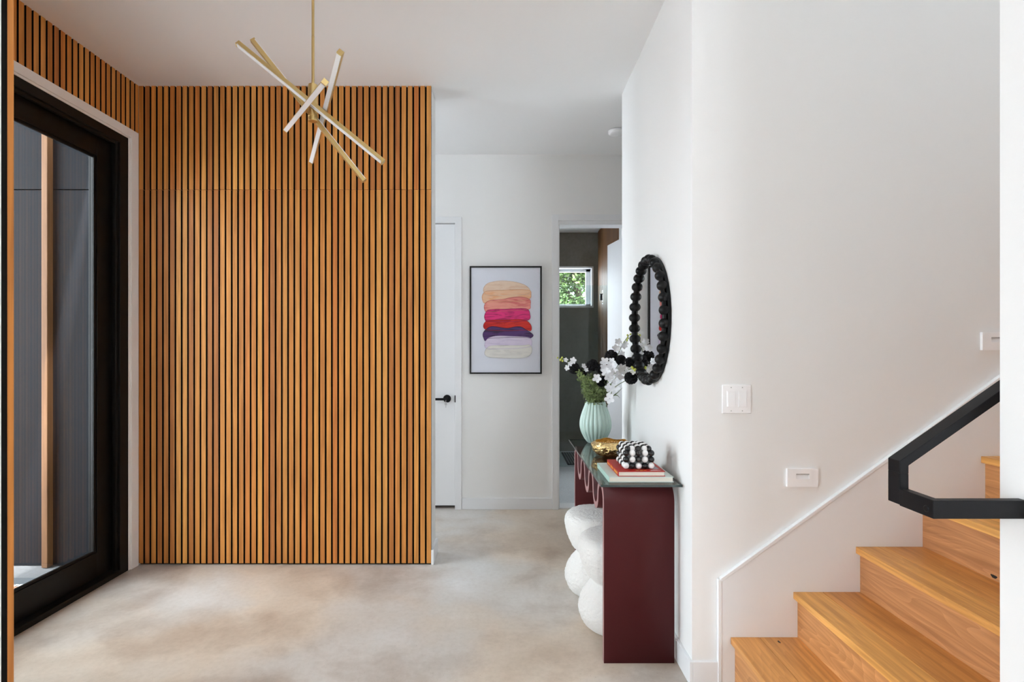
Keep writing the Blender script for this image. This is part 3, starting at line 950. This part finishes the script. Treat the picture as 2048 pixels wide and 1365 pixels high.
# ------------------------------------------------------------------ painting
AX0, AX1, AZ0, AZ1 = P(940, 0, YB).x, P(1083, 0, YB).x, P(0, 748, YB).z, P(0, 534, YB).z
pt = thing('framed_painting', 'framed painting of stacked peach, pink, red and purple paint strokes', 'painting', ((AX0 + AX1) / 2, YB, AZ0))
for b in ((AX0, AX1, YB - .042, YB, AZ1 - .013, AZ1), (AX0, AX1, YB - .042, YB, AZ0, AZ0 + .013),
          (AX0, AX0 + .013, YB - .042, YB, AZ0 + .013, AZ1 - .013), (AX1 - .013, AX1, YB - .042, YB, AZ0 + .013, AZ1 - .013)):
    boxes('frame_bar', [b], M['door_black'], pt)
YP = YB - .032
boxes('canvas', [(AX0 + .009, AX1 - .009, YP, YB - .002, AZ0 + .009, AZ1 - .009)], M['canvas'], pt)
strokes = [
    ('peach', (.72, .50, .37), (.78, .60, .47), [(255, 350), (300, 305), (400, 283), (500, 283), (600, 298), (690, 330), (735, 380), (700, 420), (500, 430), (300, 430), (255, 400)]),
    ('apricot', (.78, .40, .22), (.80, .52, .34), [(236, 455), (250, 410), (290, 388), (400, 381), (600, 373), (728, 380), (745, 420), (728, 468), (600, 492), (320, 500), (258, 512)]),
    ('salmon', (.66, .15, .15), (.80, .33, .26), [(258, 550), (275, 510), (320, 486), (450, 475), (520, 459), (620, 448), (700, 460), (738, 485), (738, 535), (726, 575), (600, 590), (300, 600), (268, 592)]),
    ('magenta', (.40, .012, .10), (.75, .03, .20), [(260, 655), (278, 605), (320, 582), (500, 576), (650, 569), (712, 580), (732, 620), (726, 685), (600, 702), (300, 708), (275, 700)]),
    ('red', (.42, .008, .008), (.66, .025, .015), [(250, 750), (265, 716), (310, 693), (500, 689), (600, 683), (680, 691), (730, 722), (750, 765), (742, 800), (690, 795), (500, 800), (310, 795), (262, 780)]),
    ('purple', (.035, .014, .06), (.085, .03, .15), [(245, 850), (252, 815), (290, 777), (340, 757), (420, 766), (500, 776), (580, 761), (640, 762), (700, 795), (768, 845), (738, 878), (690, 871), (560, 870), (400, 876), (320, 880), (285, 893), (266, 906), (252, 875)]),
    ('lilac', (.58, .50, .66), (.68, .60, .74), [(264, 965), (272, 915), (312, 876), (400, 857), (560, 861), (700, 869), (745, 890), (754, 925), (735, 966), (600, 985), (400, 990), (300, 992)]),
    ('ivory', (.66, .64, .61), (.74, .72, .68), [(264, 1040), (282, 988), (340, 958), (500, 956), (650, 956), (730, 950), (754, 985), (746, 1040), (700, 1074), (600, 1087), (400, 1084), (300, 1074)]),
]


def paint_mat(name, c0, c1):
    m = mat('paint_' + name, c1, 0.4, spec=0.25, bump=0.3, bump_scale=24)
    nt = m.node_tree
    b = nt.nodes['Principled BSDF']
    tc = [x for x in nt.nodes if x.type == 'TEX_COORD'][0]
    mp = nt.nodes.new('ShaderNodeMapping')
    mp.inputs['Scale'].default_value = (5, 20, 26)
    n = nt.nodes.new('ShaderNodeTexNoise')
    n.inputs['Scale'].default_value = 1.0
    n.inputs['Detail'].default_value = 4
    n.inputs['Distortion'].default_value = 1.5
    r = nt.nodes.new('ShaderNodeValToRGB')
    r.color_ramp.elements[0].position, r.color_ramp.elements[1].position = .38, .55
    r.color_ramp.elements[0].color, r.color_ramp.elements[1].color = (*c0, 1), (*c1, 1)
    nt.links.new(tc.outputs['Object'], mp.inputs['Vector'])
    nt.links.new(mp.outputs['Vector'], n.inputs['Vector'])
    nt.links.new(n.outputs['Fac'], r.inputs['Fac'])
    nt.links.new(r.outputs['Color'], b.inputs['Base Color'])
    return m


for i, (nm, c0, c1, pts) in enumerate(strokes):
    poly = []
    for (u, v) in spline(pts, 5):
        poly.append((AX0 + (u - 107) / 751 * (AX1 - AX0), AZ1 - (v - 127) / 1125 * (AZ1 - AZ0)))
    bm = bmesh.new()
    prism(bm, poly, 'y', YP - .0015 - .0011 * i, YP + .0005)
    pm = paint_mat(nm, c0, c1)
    so = obj('paint_stroke', bm, pm, pt, bevel=.0012)
    so['label'] = nm + ' paint stroke'
    # raised ridge of paint along the rim of the stroke
    bm = bmesh.new()
    ring = [(p[0], YP - .0015 - .0011 * i, p[1]) for p in poly]
    tube(bm, ring + [ring[0]], .0022, 6)
    dark = paint_mat(nm + '_rim', tuple(.8 * a for a in c0), c0)
    ro = obj('paint_ridge', bm, dark, None, smooth=True)
    ro.parent = so

# ------------------------------------------------------------------ round beaded mirror
MROT, MTILT = math.radians(-0.8), 0.0
MY, MZ, RY, RZ = 2.734, 1.529, .297, .3145
mr = thing('beaded_mirror', 'round wall mirror framed with black wooden beads', 'mirror', (XR, MY, MZ - RZ))


def ell(ry, rz, n=72):
    return [(MY + ry * math.cos(2 * math.pi * i / n), MZ + rz * math.sin(2 * math.pi * i / n)) for i in range(n)]


bm = bmesh.new()
prism(bm, ell(RY + .012, RZ + .012), 'x', XR - .016, XR)
obj('backing_board', bm, M['black_bead'], mr)
bm = bmesh.new()
prism(bm, ell(RY - .006, RZ - .006), 'x', XR - .0275, XR - .0235)
bmesh.ops.rotate(bm, cent=(XR - .026, MY, MZ), matrix=Matrix.Rotation(MROT, 3, 'Z') @ Matrix.Rotation(MTILT, 3, 'Y'), verts=bm.verts)   # hangs a hair off parallel
obj('mirror_glass', bm, M['mirror'], mr)
bm = bmesh.new()
pts = [(XR - .030, a, b) for a, b in ell(RY, RZ)]
tube(bm, pts + [pts[0]], .0115, 8)
obj('bead_ring', bm, M['black_bead'], mr, smooth=True)
bm = bmesh.new()
bmesh.ops.create_uvsphere(bm, u_segments=20, v_segments=12, radius=.0248)
bead0 = obj('bead', bm, M['black_bead'], mr, smooth=True)
NB = 32
for i in range(NB):
    a = 2 * math.pi * (i + .5) / NB
    loc = Vector((XR - .031, MY + RY * math.cos(a), MZ + RZ * math.sin(a)))
    if i == 0:
        bead0.location = loc
    else:
        link_copy(bead0, mr, loc)

# ------------------------------------------------------------------ console table
TX0, TX1 = .429, .738
ct = thing('console_table', 'burgundy wave legged console table with a glass top', 'console table', (.58, 2.8, 0))
R = .0685
zc = .7015
cen = [(2.315, 0.0), (2.315, .35), (2.315, zc)]
path = [(2.315, 0.0), (2.315, zc - .001)]
yy = 2.315
for k in range(7):
    c = yy + R
    for s in range(1, 17):
        a = math.pi * s / 16
        path.append((c - R * math.cos(a), zc + (1 if k % 2 == 0 else -1) * R * math.sin(a)))
    yy += 2 * R
path.append((yy, 0.0))
T = .0145
lft, rgt = [], []
for i, p in enumerate(path):
    a = path[max(i - 1, 0)]
    b = path[min(i + 1, len(path) - 1)]
    t = Vector((b[0] - a[0], b[1] - a[1])).normalized()
    nn = Vector((-t.y, t.x))
    lft.append((p[0] + nn.x * T, p[1] + nn.y * T))
    rgt.append((p[0] - nn.x * T, p[1] - nn.y * T))
bm = bmesh.new()
V = [[bm.verts.new((x, q[0], q[1])) for q in arr] for arr, x in ((lft, TX0), (rgt, TX0), (lft, TX1), (rgt, TX1))]
for i in range(len(path) - 1):
    for qa, qb, mi in ((0, 1, 1), (3, 2, 1), (2, 0, 0), (1, 3, 0)):
        f = bm.faces.new((V[qa][i], V[qb][i], V[qb][i + 1], V[qa][i + 1]))
        f.material_index = mi
        f.smooth = (mi == 0)
for i in (0, len(path) - 1):
    bm.faces.new((V[0][i], V[1][i], V[3][i], V[2][i]))
bmesh.ops.recalc_face_normals(bm, faces=bm.faces)
obj('wave_base', bm, [M['burgundy'], M['mauve']], ct)
GT = .795
bm = bmesh.new()
box(bm, .407, .757, 2.25, 3.40, .7855, GT)
for f in bm.faces:
    f.normal_update()
    f.material_index = 0 if abs(f.normal.z) > .5 else 1
obj('glass_top', bm, [M['table_glass'], M['glass_edge']], ct)

# ------------------------------------------------------------------ stools
def stool(x, y, label, seed):
    prof = spline([(.12, 0), (.142, .004), (.163, .022), (.181, .065), (.184, .095), (.174, .135), (.150, .180), (.112, .222)], 9, False)
    prof += spline([(.112, .226), (.140, .255), (.163, .300), (.179, .350), (.185, .395), (.178, .425), (.158, .444), (.12, .453), (.06, .457), (.004, .458)], 9, False)
    bm = bmesh.new()
    lathe(bm, prof, 200)
    for v in bm.verts:
        p = v.co * 75 + Vector((seed, 0, 0))
        nz = noise.noise(p) * .6 + noise.noise(p * 2.1) * .5
        v.co += Vector((v.co.x, v.co.y, .1 if v.co.z > .43 else 0)).normalized() * nz * .0055 if v.co.z > .003 else Vector((0, 0, 0))
    o = obj('stool', bm, M['boucle'], smooth=True)
    o.location = (x, y, 0)
    tag(o, label, 'stool', 'white boucle stools under the console')


stool(.548, 2.63, 'white boucle hourglass stool nearer the front leg of the burgundy console', 1.0)
stool(.522, 3.005, 'white boucle hourglass stool below the vase end of the burgundy console', 9.0)

# ------------------------------------------------------------------ vase
VX, VY, VZ = .557, 3.27, GT
bm = bmesh.new()
prof = spline([(.040, 0), (.052, .006), (.070, .03), (.090, .07), (.099, .11), (.096, .15), (.083, .195), (.068, .235), (.062, .256)], 5, False)
inner = [(r - .006, z) for r, z in reversed(prof) if z > .12]
inner = [(.056, .2565)] + inner


def flute(a, r, z):
    k = min(1, max(0, (z - .002) / .03))
    return r * (1 - .10 * k * (1 - abs(math.cos(11 * a)) ** .8))


lathe(bm, prof + inner, 176, flute)
bmesh.ops.recalc_face_normals(bm, faces=bm.faces)
vs = obj('vase', bm, M['celadon'], smooth=True)
vs.location = (VX, VY, VZ)
tag(vs, 'fluted celadon green vase holding the black and white flowers', 'vase')
MOUTH = Vector((VX, VY, VZ + .25))

# ------------------------------------------------------------------ gold bowl
bm = bmesh.new()
prof = spline([(.05, 0), (.07, .004), (.094, .024), (.106, .048), (.102, .066), (.088, .080)], 6, False)
inn = [(r - .005, z) for r, z in reversed(prof) if z > .008]


def dent(a, r, z):
    v = Vector((math.cos(a) * 3.2, math.sin(a) * 3.2, z * 38))
    return r * (1 + .05 * noise.noise(v) + .035 * noise.noise(v * 2.7) + .02 * noise.noise(v * 5.1) + .03 * math.sin(2 * a + .6))


lathe(bm, prof + inn, 128, dent)
for v in bm.verts:
    if v.co.z > .06:
        v.co.z += .010 * noise.noise(Vector((math.atan2(v.co.y, v.co.x) * 1.3, 0.4, 0))) * (v.co.z - .06) / .02
bmesh.ops.recalc_face_normals(bm, faces=bm.faces)
gb = obj('gold_bowl', bm, M['gold'], smooth=True)
gb.location = (.577, 2.885, GT)
tag(gb, 'hammered gold bowl on the glass console behind the beaded box', 'bowl')

# ------------------------------------------------------------------ books
def book(name, x0, x1, y0, y1, z0, z1, cover, label, board=.0028, spine_mat=None):
    t = thing(name, label, 'book', ((x0 + x1) / 2, (y0 + y1) / 2, z0))
    boxes('cover_board', [(x0, x1, y0, y1, z0, z0 + board)], cover, t, bevel=.0006)
    boxes('cover_board', [(x0, x1, y0, y1, z1 - board, z1)], cover, t, bevel=.0006)
    boxes('spine', [(x0 - .0015, x0 + .002, y0, y1, z0, z1)], spine_mat or cover, t, bevel=.0012)
    boxes('page_block', [(x0 + .002, x1 - .004, y0 + .003, y1 - .003, z0 + board, z1 - board)], M['paper'], t)
    return t


b1 = book('book', .4505, .734, 2.295, 2.585, GT, GT + .0235, M['teal_pale'], 'mint green hardback book lying under the red book', spine_mat=M['teal_cover'])
ZB1 = GT + .0235
ZB2 = ZB1 + .0225
b2 = book('book', .4935, .699, 2.303, 2.556, ZB1, ZB2, M['red_cover'], 'red hardback book with yellow spine print below the beaded box')
# blurred print on the red spine and cover
for k in range(15):
    y0 = 2.318 + .0155 * k
    if k in (5, 10):
        continue
    h = random.uniform(.003, .006)
    bm = bmesh.new()
    poly = [(y0, ZB1 + .011 - h), (y0 + .004, ZB1 + .010 - h), (y0 + .0105, ZB1 + .012 - h * .4), (y0 + .010, ZB1 + .0115 + h), (y0 + .005, ZB1 + .0105 + h * .5), (y0 + .001, ZB1 + .012 + h)]
    prism(bm, poly, 'x', .4914, .4922)
    obj('spine_print', bm, M['ink_yellow'], b2)
for (xa, xb, ya, yb, m) in ((.572, .587, 2.318, 2.325, 'ink_yellow'), (.590, .606, 2.314, 2.3215, 'ink_yellow'), (.609, .622, 2.317, 2.324, 'ink_yellow'), (.637, .672, 2.326, 2.330, 'ink_white'),
                            (.640, .683, 2.318, 2.322, 'ink_white'), (.655, .684, 2.345, 2.41, 'ink_grey')):
    bm = bmesh.new()
    prism(bm, [(xa, ya), (xb, ya + .001), (xb - .002, yb), (xa + .002, yb - .001)], 'z', ZB2 - .0002, ZB2 + .0004)
    obj('cover_print', bm, M[m], b2)

# ------------------------------------------------------------------ black and white beaded box
bp_ = .0283
br = .0142
bbx = thing('beaded_box', 'black and white ball covered box on the red book', 'box', (.60, 2.43, ZB2))
bx0, by0 = .5375, 2.352
NXB, NYB = 5, 6
bm = bmesh.new()
bmesh.ops.create_uvsphere(bm, u_segments=16, v_segments=10, radius=br)
bw0 = obj('white_ball', bm, M['bead_white'], bbx, smooth=True)
bm = bmesh.new()
bmesh.ops.create_uvsphere(bm, u_segments=16, v_segments=10, radius=br)
bk0 = obj('black_ball', bm, M['bead_black'], bbx, smooth=True)
used = {0: False, 1: False}


def ball(white, loc):
    src = bw0 if white else bk0
    if not used[white]:
        used[white] = True
        src.location = loc
    else:
        link_copy(src, bbx, loc)


for lev in range(3):
    for i in range(NXB):
        for j in range(NYB):
            edge = i in (0, NXB - 1) or j in (0, NYB - 1)
            if not edge:
                continue
            if j in (0, NYB - 1):
                wh = (i % 2 == 0) if lev == 0 else (i % 2 == 1)
            else:
                wh = (j % 2 == 1)
            ball(int(wh), Vector((bx0 + bp_ * i, by0 + bp_ * j, ZB2 + br + bp_ * lev)))
for i in range(NXB):
    for j in range(NYB):
        wh = (i + j) % 2 == 1
        ins = .010
        x = bx0 + bp_ * i + (ins if i == 0 else (-ins if i == NXB - 1 else 0))
        y = by0 + bp_ * j + (ins if j == 0 else (-ins if j == NYB - 1 else 0))
        ball(int(wh), Vector((x, y, ZB2 + br + bp_ * 2.62 + (.003 if 0 < i < NXB - 1 and 0 < j < NYB - 1 else 0))))
boxes('box_core', [(bx0 + .002, bx0 + bp_ * 4 - .002, by0 + .002, by0 + bp_ * 5 - .002, ZB2 + .001, ZB2 + br + bp_ * 2.5)], M['bead_black'], bbx)

# ------------------------------------------------------------------ flowers
def petal_verts(L, Wd, cup):
    rows = []
    for i in range(6):
        t = i / 5
        wv = Wd * math.sin(math.pi * (.12 + .80 * t)) ** .8 * (.55 + .45 * t)
        rows.append([(L * t, s * wv, cup * (t * t) * .5 + .18 * wv * abs(s) - .25 * L * max(0, t - .7)) for s in (-1, -.5, 0, .5, 1)])
    return rows


def blossom_mesh(size, seed):
    rnd = random.Random(seed)
    bm = bmesh.new()
    for k in range(5):
        a = 2 * math.pi * k / 5 + rnd.uniform(-.12, .12)
        rows = petal_verts(size * rnd.uniform(.9, 1.05), size * .46, size * .5)
        M3 = Matrix.Rotation(a, 3, 'Z') @ Matrix.Rotation(rnd.uniform(-.25, .05), 3, 'Y')
        vv = [[bm.verts.new(M3 @ Vector(p)) for p in r] for r in rows]
        for r in range(5):
            for c in range(4):
                bm.faces.new((vv[r][c], vv[r][c + 1], vv[r + 1][c + 1], vv[r + 1][c]))
    ret = bmesh.ops.create_icosphere(bm, subdivisions=1, radius=size * .14)
    for v in ret['verts']:
        v.co.z += size * .1
    me = bpy.data.meshes.new('blossom')
    bm.to_mesh(me)
    bm.free()
    me.materials.append(M['petal'])
    for p in me.polygons:
        p.use_smooth = True
    return me


BL = [blossom_mesh(.030, s) for s in range(4)]
bm = bmesh.new()
bmesh.ops.create_uvsphere(bm, u_segments=10, v_segments=8, radius=.0075)
for v in bm.verts:
    v.co.z *= 1.35
me_bud = bpy.data.meshes.new('bud')
bm.to_mesh(me_bud)
bm.free()
me_bud.materials.append(M['bud'])


def put(me, name, parent, loc, aim=None, scale=1.0):
    o = bpy.data.objects.new(name, me)
    COL.objects.link(o)
    o.parent = parent
    o.matrix_parent_inverse = parent.matrix_basis.inverted()
    o.location = loc
    if aim is not None:
        o.rotation_mode = 'QUATERNION'
        o.rotation_quaternion = Vector(aim).to_track_quat('Z', 'Y') @ Matrix.Rotation(random.uniform(0, 6.28), 3, 'Z').to_quaternion()
    o.scale = (scale,) * 3
    return o


def mouth_pt(a, r=.03):
    return MOUTH + Vector((math.cos(a) * r, math.sin(a) * r, -.13))


def orchid(label, path, flowers, buds, a):
    t = thing('orchid_stem', label, 'flower', mouth_pt(a, .02), 'white orchid sprays in the celadon vase')
    pts = [mouth_pt(a, .02), MOUTH + Vector((math.cos(a) * .03, math.sin(a) * .03, 0))] + [Vector(p) for p in path]
    sm = [Vector(p) for p in spline([tuple(p) for p in pts], 6, False)]
    bm = bmesh.new()
    tube(bm, sm, .0022, 6)
    obj('stem', bm, M['stem'], t, smooth=True)
    for i, p in enumerate(flowers):
        sz = p[3] if len(p) > 3 else 1.0
        q = P(*p[:3])
        put(BL[i % 4], 'blossom', t, q, (random.uniform(-.5, .35), -1, random.uniform(-.15, .45)), sz)
        near = min(sm, key=lambda s: (s - q).length)
        if (near - q).length > .012:
            bm = bmesh.new()
            tube(bm, [near, (near + q) / 2 + Vector((0, .006, .004)), q + Vector((0, .004, 0))], .0012, 5)
            obj('flower_stalk', bm, M['stem'], t)
    for p in buds:
        q = P(*p[:3])
        put(me_bud, 'bud', t, q, (random.uniform(-.6, .6), -.5, 1), p[3] if len(p) > 3 else 1.0)
        near = min(sm, key=lambda s: (s - q).length)
        if (near - q).length > .006:
            bm = bmesh.new()
            tube(bm, [near, q], .0012, 5)
            obj('bud_stalk', bm, M['stem'], t)


orchid('white orchid spray reaching up in front of the mirror beads', [P(1222, 745, 3.2), P(1240, 700, 3.12), P(1250, 682, 3.08), P(1257, 672, 3.05)],
       [(1236, 684, 3.10, .75), (1232, 697, 3.09, .85), (1248, 692, 3.10, .7), (1243, 708, 3.12, .7), (1251, 688, 3.09, .6)],
       [(1255, 671, 3.05, .7), (1256, 677, 3.05, .7), (1254, 681, 3.06, .7), (1261, 669, 3.04, .7)], .7)
orchid('white orchid spray stretching away from the mirror past the black pods', [P(1172, 765, 3.25), P(1155, 738, 3.22), P(1138, 724, 3.2), P(1124, 719, 3.18)],
       [(1146, 722, 3.20, .75), (1134, 736, 3.18, .6), (1131, 721, 3.19, .55), (1167, 733, 3.21, .6), (1172, 740, 3.21, .5), (1140, 728, 3.2, .6)],
       [(1121, 720, 3.18, .9), (1124, 716, 3.18, .8), (1125, 722, 3.18, .8), (1115, 716, 3.18, .6)], 2.9)
orchid('white orchid spray crowded with open blossoms, tipped with yellow buds by the mirror', [P(1205, 770, 3.16), P(1225, 750, 3.06), P(1248, 742, 3.0), P(1270, 737, 2.92)],
       [(1209, 725, 3.10), (1222, 733, 3.08, .95), (1212, 745, 3.06), (1207, 738, 3.08, .9), (1242, 738, 3.0), (1256, 731, 2.98, .9), (1238, 752, 3.0, 1.05), (1254, 747, 2.97, .95), (1216, 755, 3.04), (1268, 744, 2.93, .7), (1229, 745, 3.05, .9), (1224, 724, 3.09, .8)],
       [(1266, 737, 2.92, 1.0), (1270, 740, 2.91, 1.0), (1275, 734, 2.91, 1.0), (1271, 734, 2.92, .8), (1282, 735, 2.90, .7), (1264, 735, 2.93, .8)], -.5)
orchid('white orchid spray drooping over the rim of the celadon vase', [P(1214, 785, 3.16), P(1224, 775, 3.11), P(1222, 790, 3.1), P(1219, 799, 3.1)],
       [(1218, 777, 3.10, .95), (1231, 776, 3.09, .95), (1219, 798, 3.09, 1.1), (1194, 757, 3.13, .95), (1230, 764, 3.1, .7)], [], -1.2)
# slim dark leaves of the orchid sprays
lf = thing('strap_leaf_stem', 'slim dark green strap leaves beside the drooping orchid', 'leaf', mouth_pt(.2, .02))
bm = bmesh.new()
for p, w_ in (([MOUTH + Vector((.02, 0, -.1)), P(1225, 795, 3.2), P(1234, 787, 3.16), P(1245, 776, 3.12)], .007), ([MOUTH + Vector((.02, 0, -.1)), P(1222, 797, 3.2), P(1233, 791, 3.14), P(1240, 797, 3.1)], .006)):
    sm = [Vector(q) for q in spline([tuple(x) for x in p], 6, False)]
    prev = None
    for i, q in enumerate(sm):
        wv = w_ * math.sin(math.pi * min(1, .12 + .88 * i / (len(sm) - 1))) + .0008
        a_, b_ = bm.verts.new(q + Vector((0, -.3, 1)) * wv * .5), bm.verts.new(q - Vector((0, -.3, 1)) * wv * .5)
        if prev:
            bm.faces.new((prev[0], prev[1], b_, a_))
        prev = (a_, b_)
obj('leaf', bm, M['stem'], lf, smooth=True)

# black pods
def pod_mesh(r, seed):
    bm = bmesh.new()
    bmesh.ops.create_icosphere(bm, subdivisions=4, radius=r)
    for v in bm.verts:
        p = v.co.normalized()
        d_, _ = noise.voronoi(p * 5.2 + Vector((seed, 0, 0)))
        e = max(0.0, min(1.0, (d_[1] - d_[0]) * 2.6))
        v.co *= 1.0 + .10 - .22 * e + .03 * noise.noise(p * 22)
    me = bpy.data.meshes.new('seed_head')
    bm.to_mesh(me)
    bm.free()
    me.materials.append(M['pod'])
    return me


PM = [pod_mesh(.034, 1.3), pod_mesh(.034, 7.1)]
pods = [(1148, 737, 3.22, 1.0, 'round black pod flower leaning furthest from the mirror over the sage sprigs'),
        (1164, 745, 3.26, .85, 'dull black pod flower behind the sage sprigs between two rounder pods'),
        (1185, 731, 3.22, 1.05, 'dark brown black pod flower upright in the middle of the bouquet'),
        (1201, 738, 3.30, .85, 'black pod flower tucked behind the open orchid blossoms'),
        (1223, 713, 3.16, 1.1, 'tallest round black pod flower at the top of the bouquet'),
        (1242, 721, 3.11, .9, 'black pod flower just below the raised orchid spray by the mirror'),
        (1259, 726, 2.99, .9, 'black pod flower touching the beads of the mirror frame'),
        (1262, 756, 2.96, 1.05, 'round black pod flower hanging low below the mirror edge'),
        (1203, 763, 3.16, .9, 'black pod flower low down behind the drooping orchid and above the vase')]
for i, (px, py, d, s, lab) in enumerate(pods):
    q = P(px, py, d)
    a = math.atan2(q.y - VY, q.x - VX)
    t = thing('pod_flower', lab, 'flower', mouth_pt(a, .03), 'black pod flowers in the celadon vase')
    bm = bmesh.new()
    mid = MOUTH + Vector((math.cos(a) * .034, math.sin(a) * .034, 0))
    tube(bm, [Vector(x) for x in spline([tuple(mouth_pt(a, .03)), tuple(mid), tuple((mid + q) / 2 + Vector((0, 0, .02))), tuple(q)], 6, False)], .002, 6)
    obj('stem', bm, M['stem'], t, smooth=True)
    put(PM[i % 2], 'seed_head', t, q, (random.uniform(-1, 1), -1, random.uniform(-1, 1)), s)

# sage sprigs
ends = [(1158, 744, 3.18, 'pale sage sprig reaching furthest towards the doorway'), (1166, 756, 3.14, 'bushy sage sprig at the front of the vase rim'), (1178, 752, 3.2, 'upright sage sprig below the dark brown pod'),
        (1186, 762, 3.15, 'sage sprig standing in the middle of the greenery'), (1208, 772, 3.18, 'sage sprig below the open orchid blossoms'), (1196, 780, 3.14, 'short sage sprig spilling over the vase rim'), (1172, 782, 3.13, 'short dense sage sprig low against the vase rim')]
for i, (px, py, d, lab) in enumerate(ends):
    q = P(px, py, d)
    a = math.atan2(q.y - VY, q.x - VX)
    t = thing('sage_sprig', lab, 'foliage', mouth_pt(a, .025), 'sage sprigs in the celadon vase')
    mid = MOUTH + Vector((math.cos(a) * .04, math.sin(a) * .04, .0))
    sm = [Vector(x) for x in spline([tuple(mouth_pt(a, .025)), tuple(mid), tuple((mid * .45 + q * .55) + Vector((0, -.005, .0))), tuple(q)], 10, False)]
    bm = bmesh.new()
    tube(bm, sm, .0016, 5)
    obj('stem', bm, M['stem'], t)
    bm = bmesh.new()
    body = sm[10:]
    for k in range(240):
        p = random.choice(body) + Vector((random.gauss(0, .013), random.gauss(0, .013), random.gauss(0, .008)))
        s = random.uniform(.0045, .0085)
        u = Vector((random.gauss(0, 1), random.gauss(0, 1), random.gauss(.5, 1))).normalized()
        v = u.cross(Vector((random.gauss(0, 1), random.gauss(0, 1), random.gauss(0, 1)))).normalized()
        c = bm.verts.new(p + u.cross(v) * s * .25)
        ring = [bm.verts.new(p + u * s * math.cos(b) * 1.25 + v * s * .62 * math.sin(b)) for b in [j * math.pi / 3 for j in range(6)]]
        for j in range(6):
            bm.faces.new((c, ring[j], ring[(j + 1) % 6]))
    lv = obj('leaves', bm, M['leaf'], t)
    lv['kind'] = 'stuff'
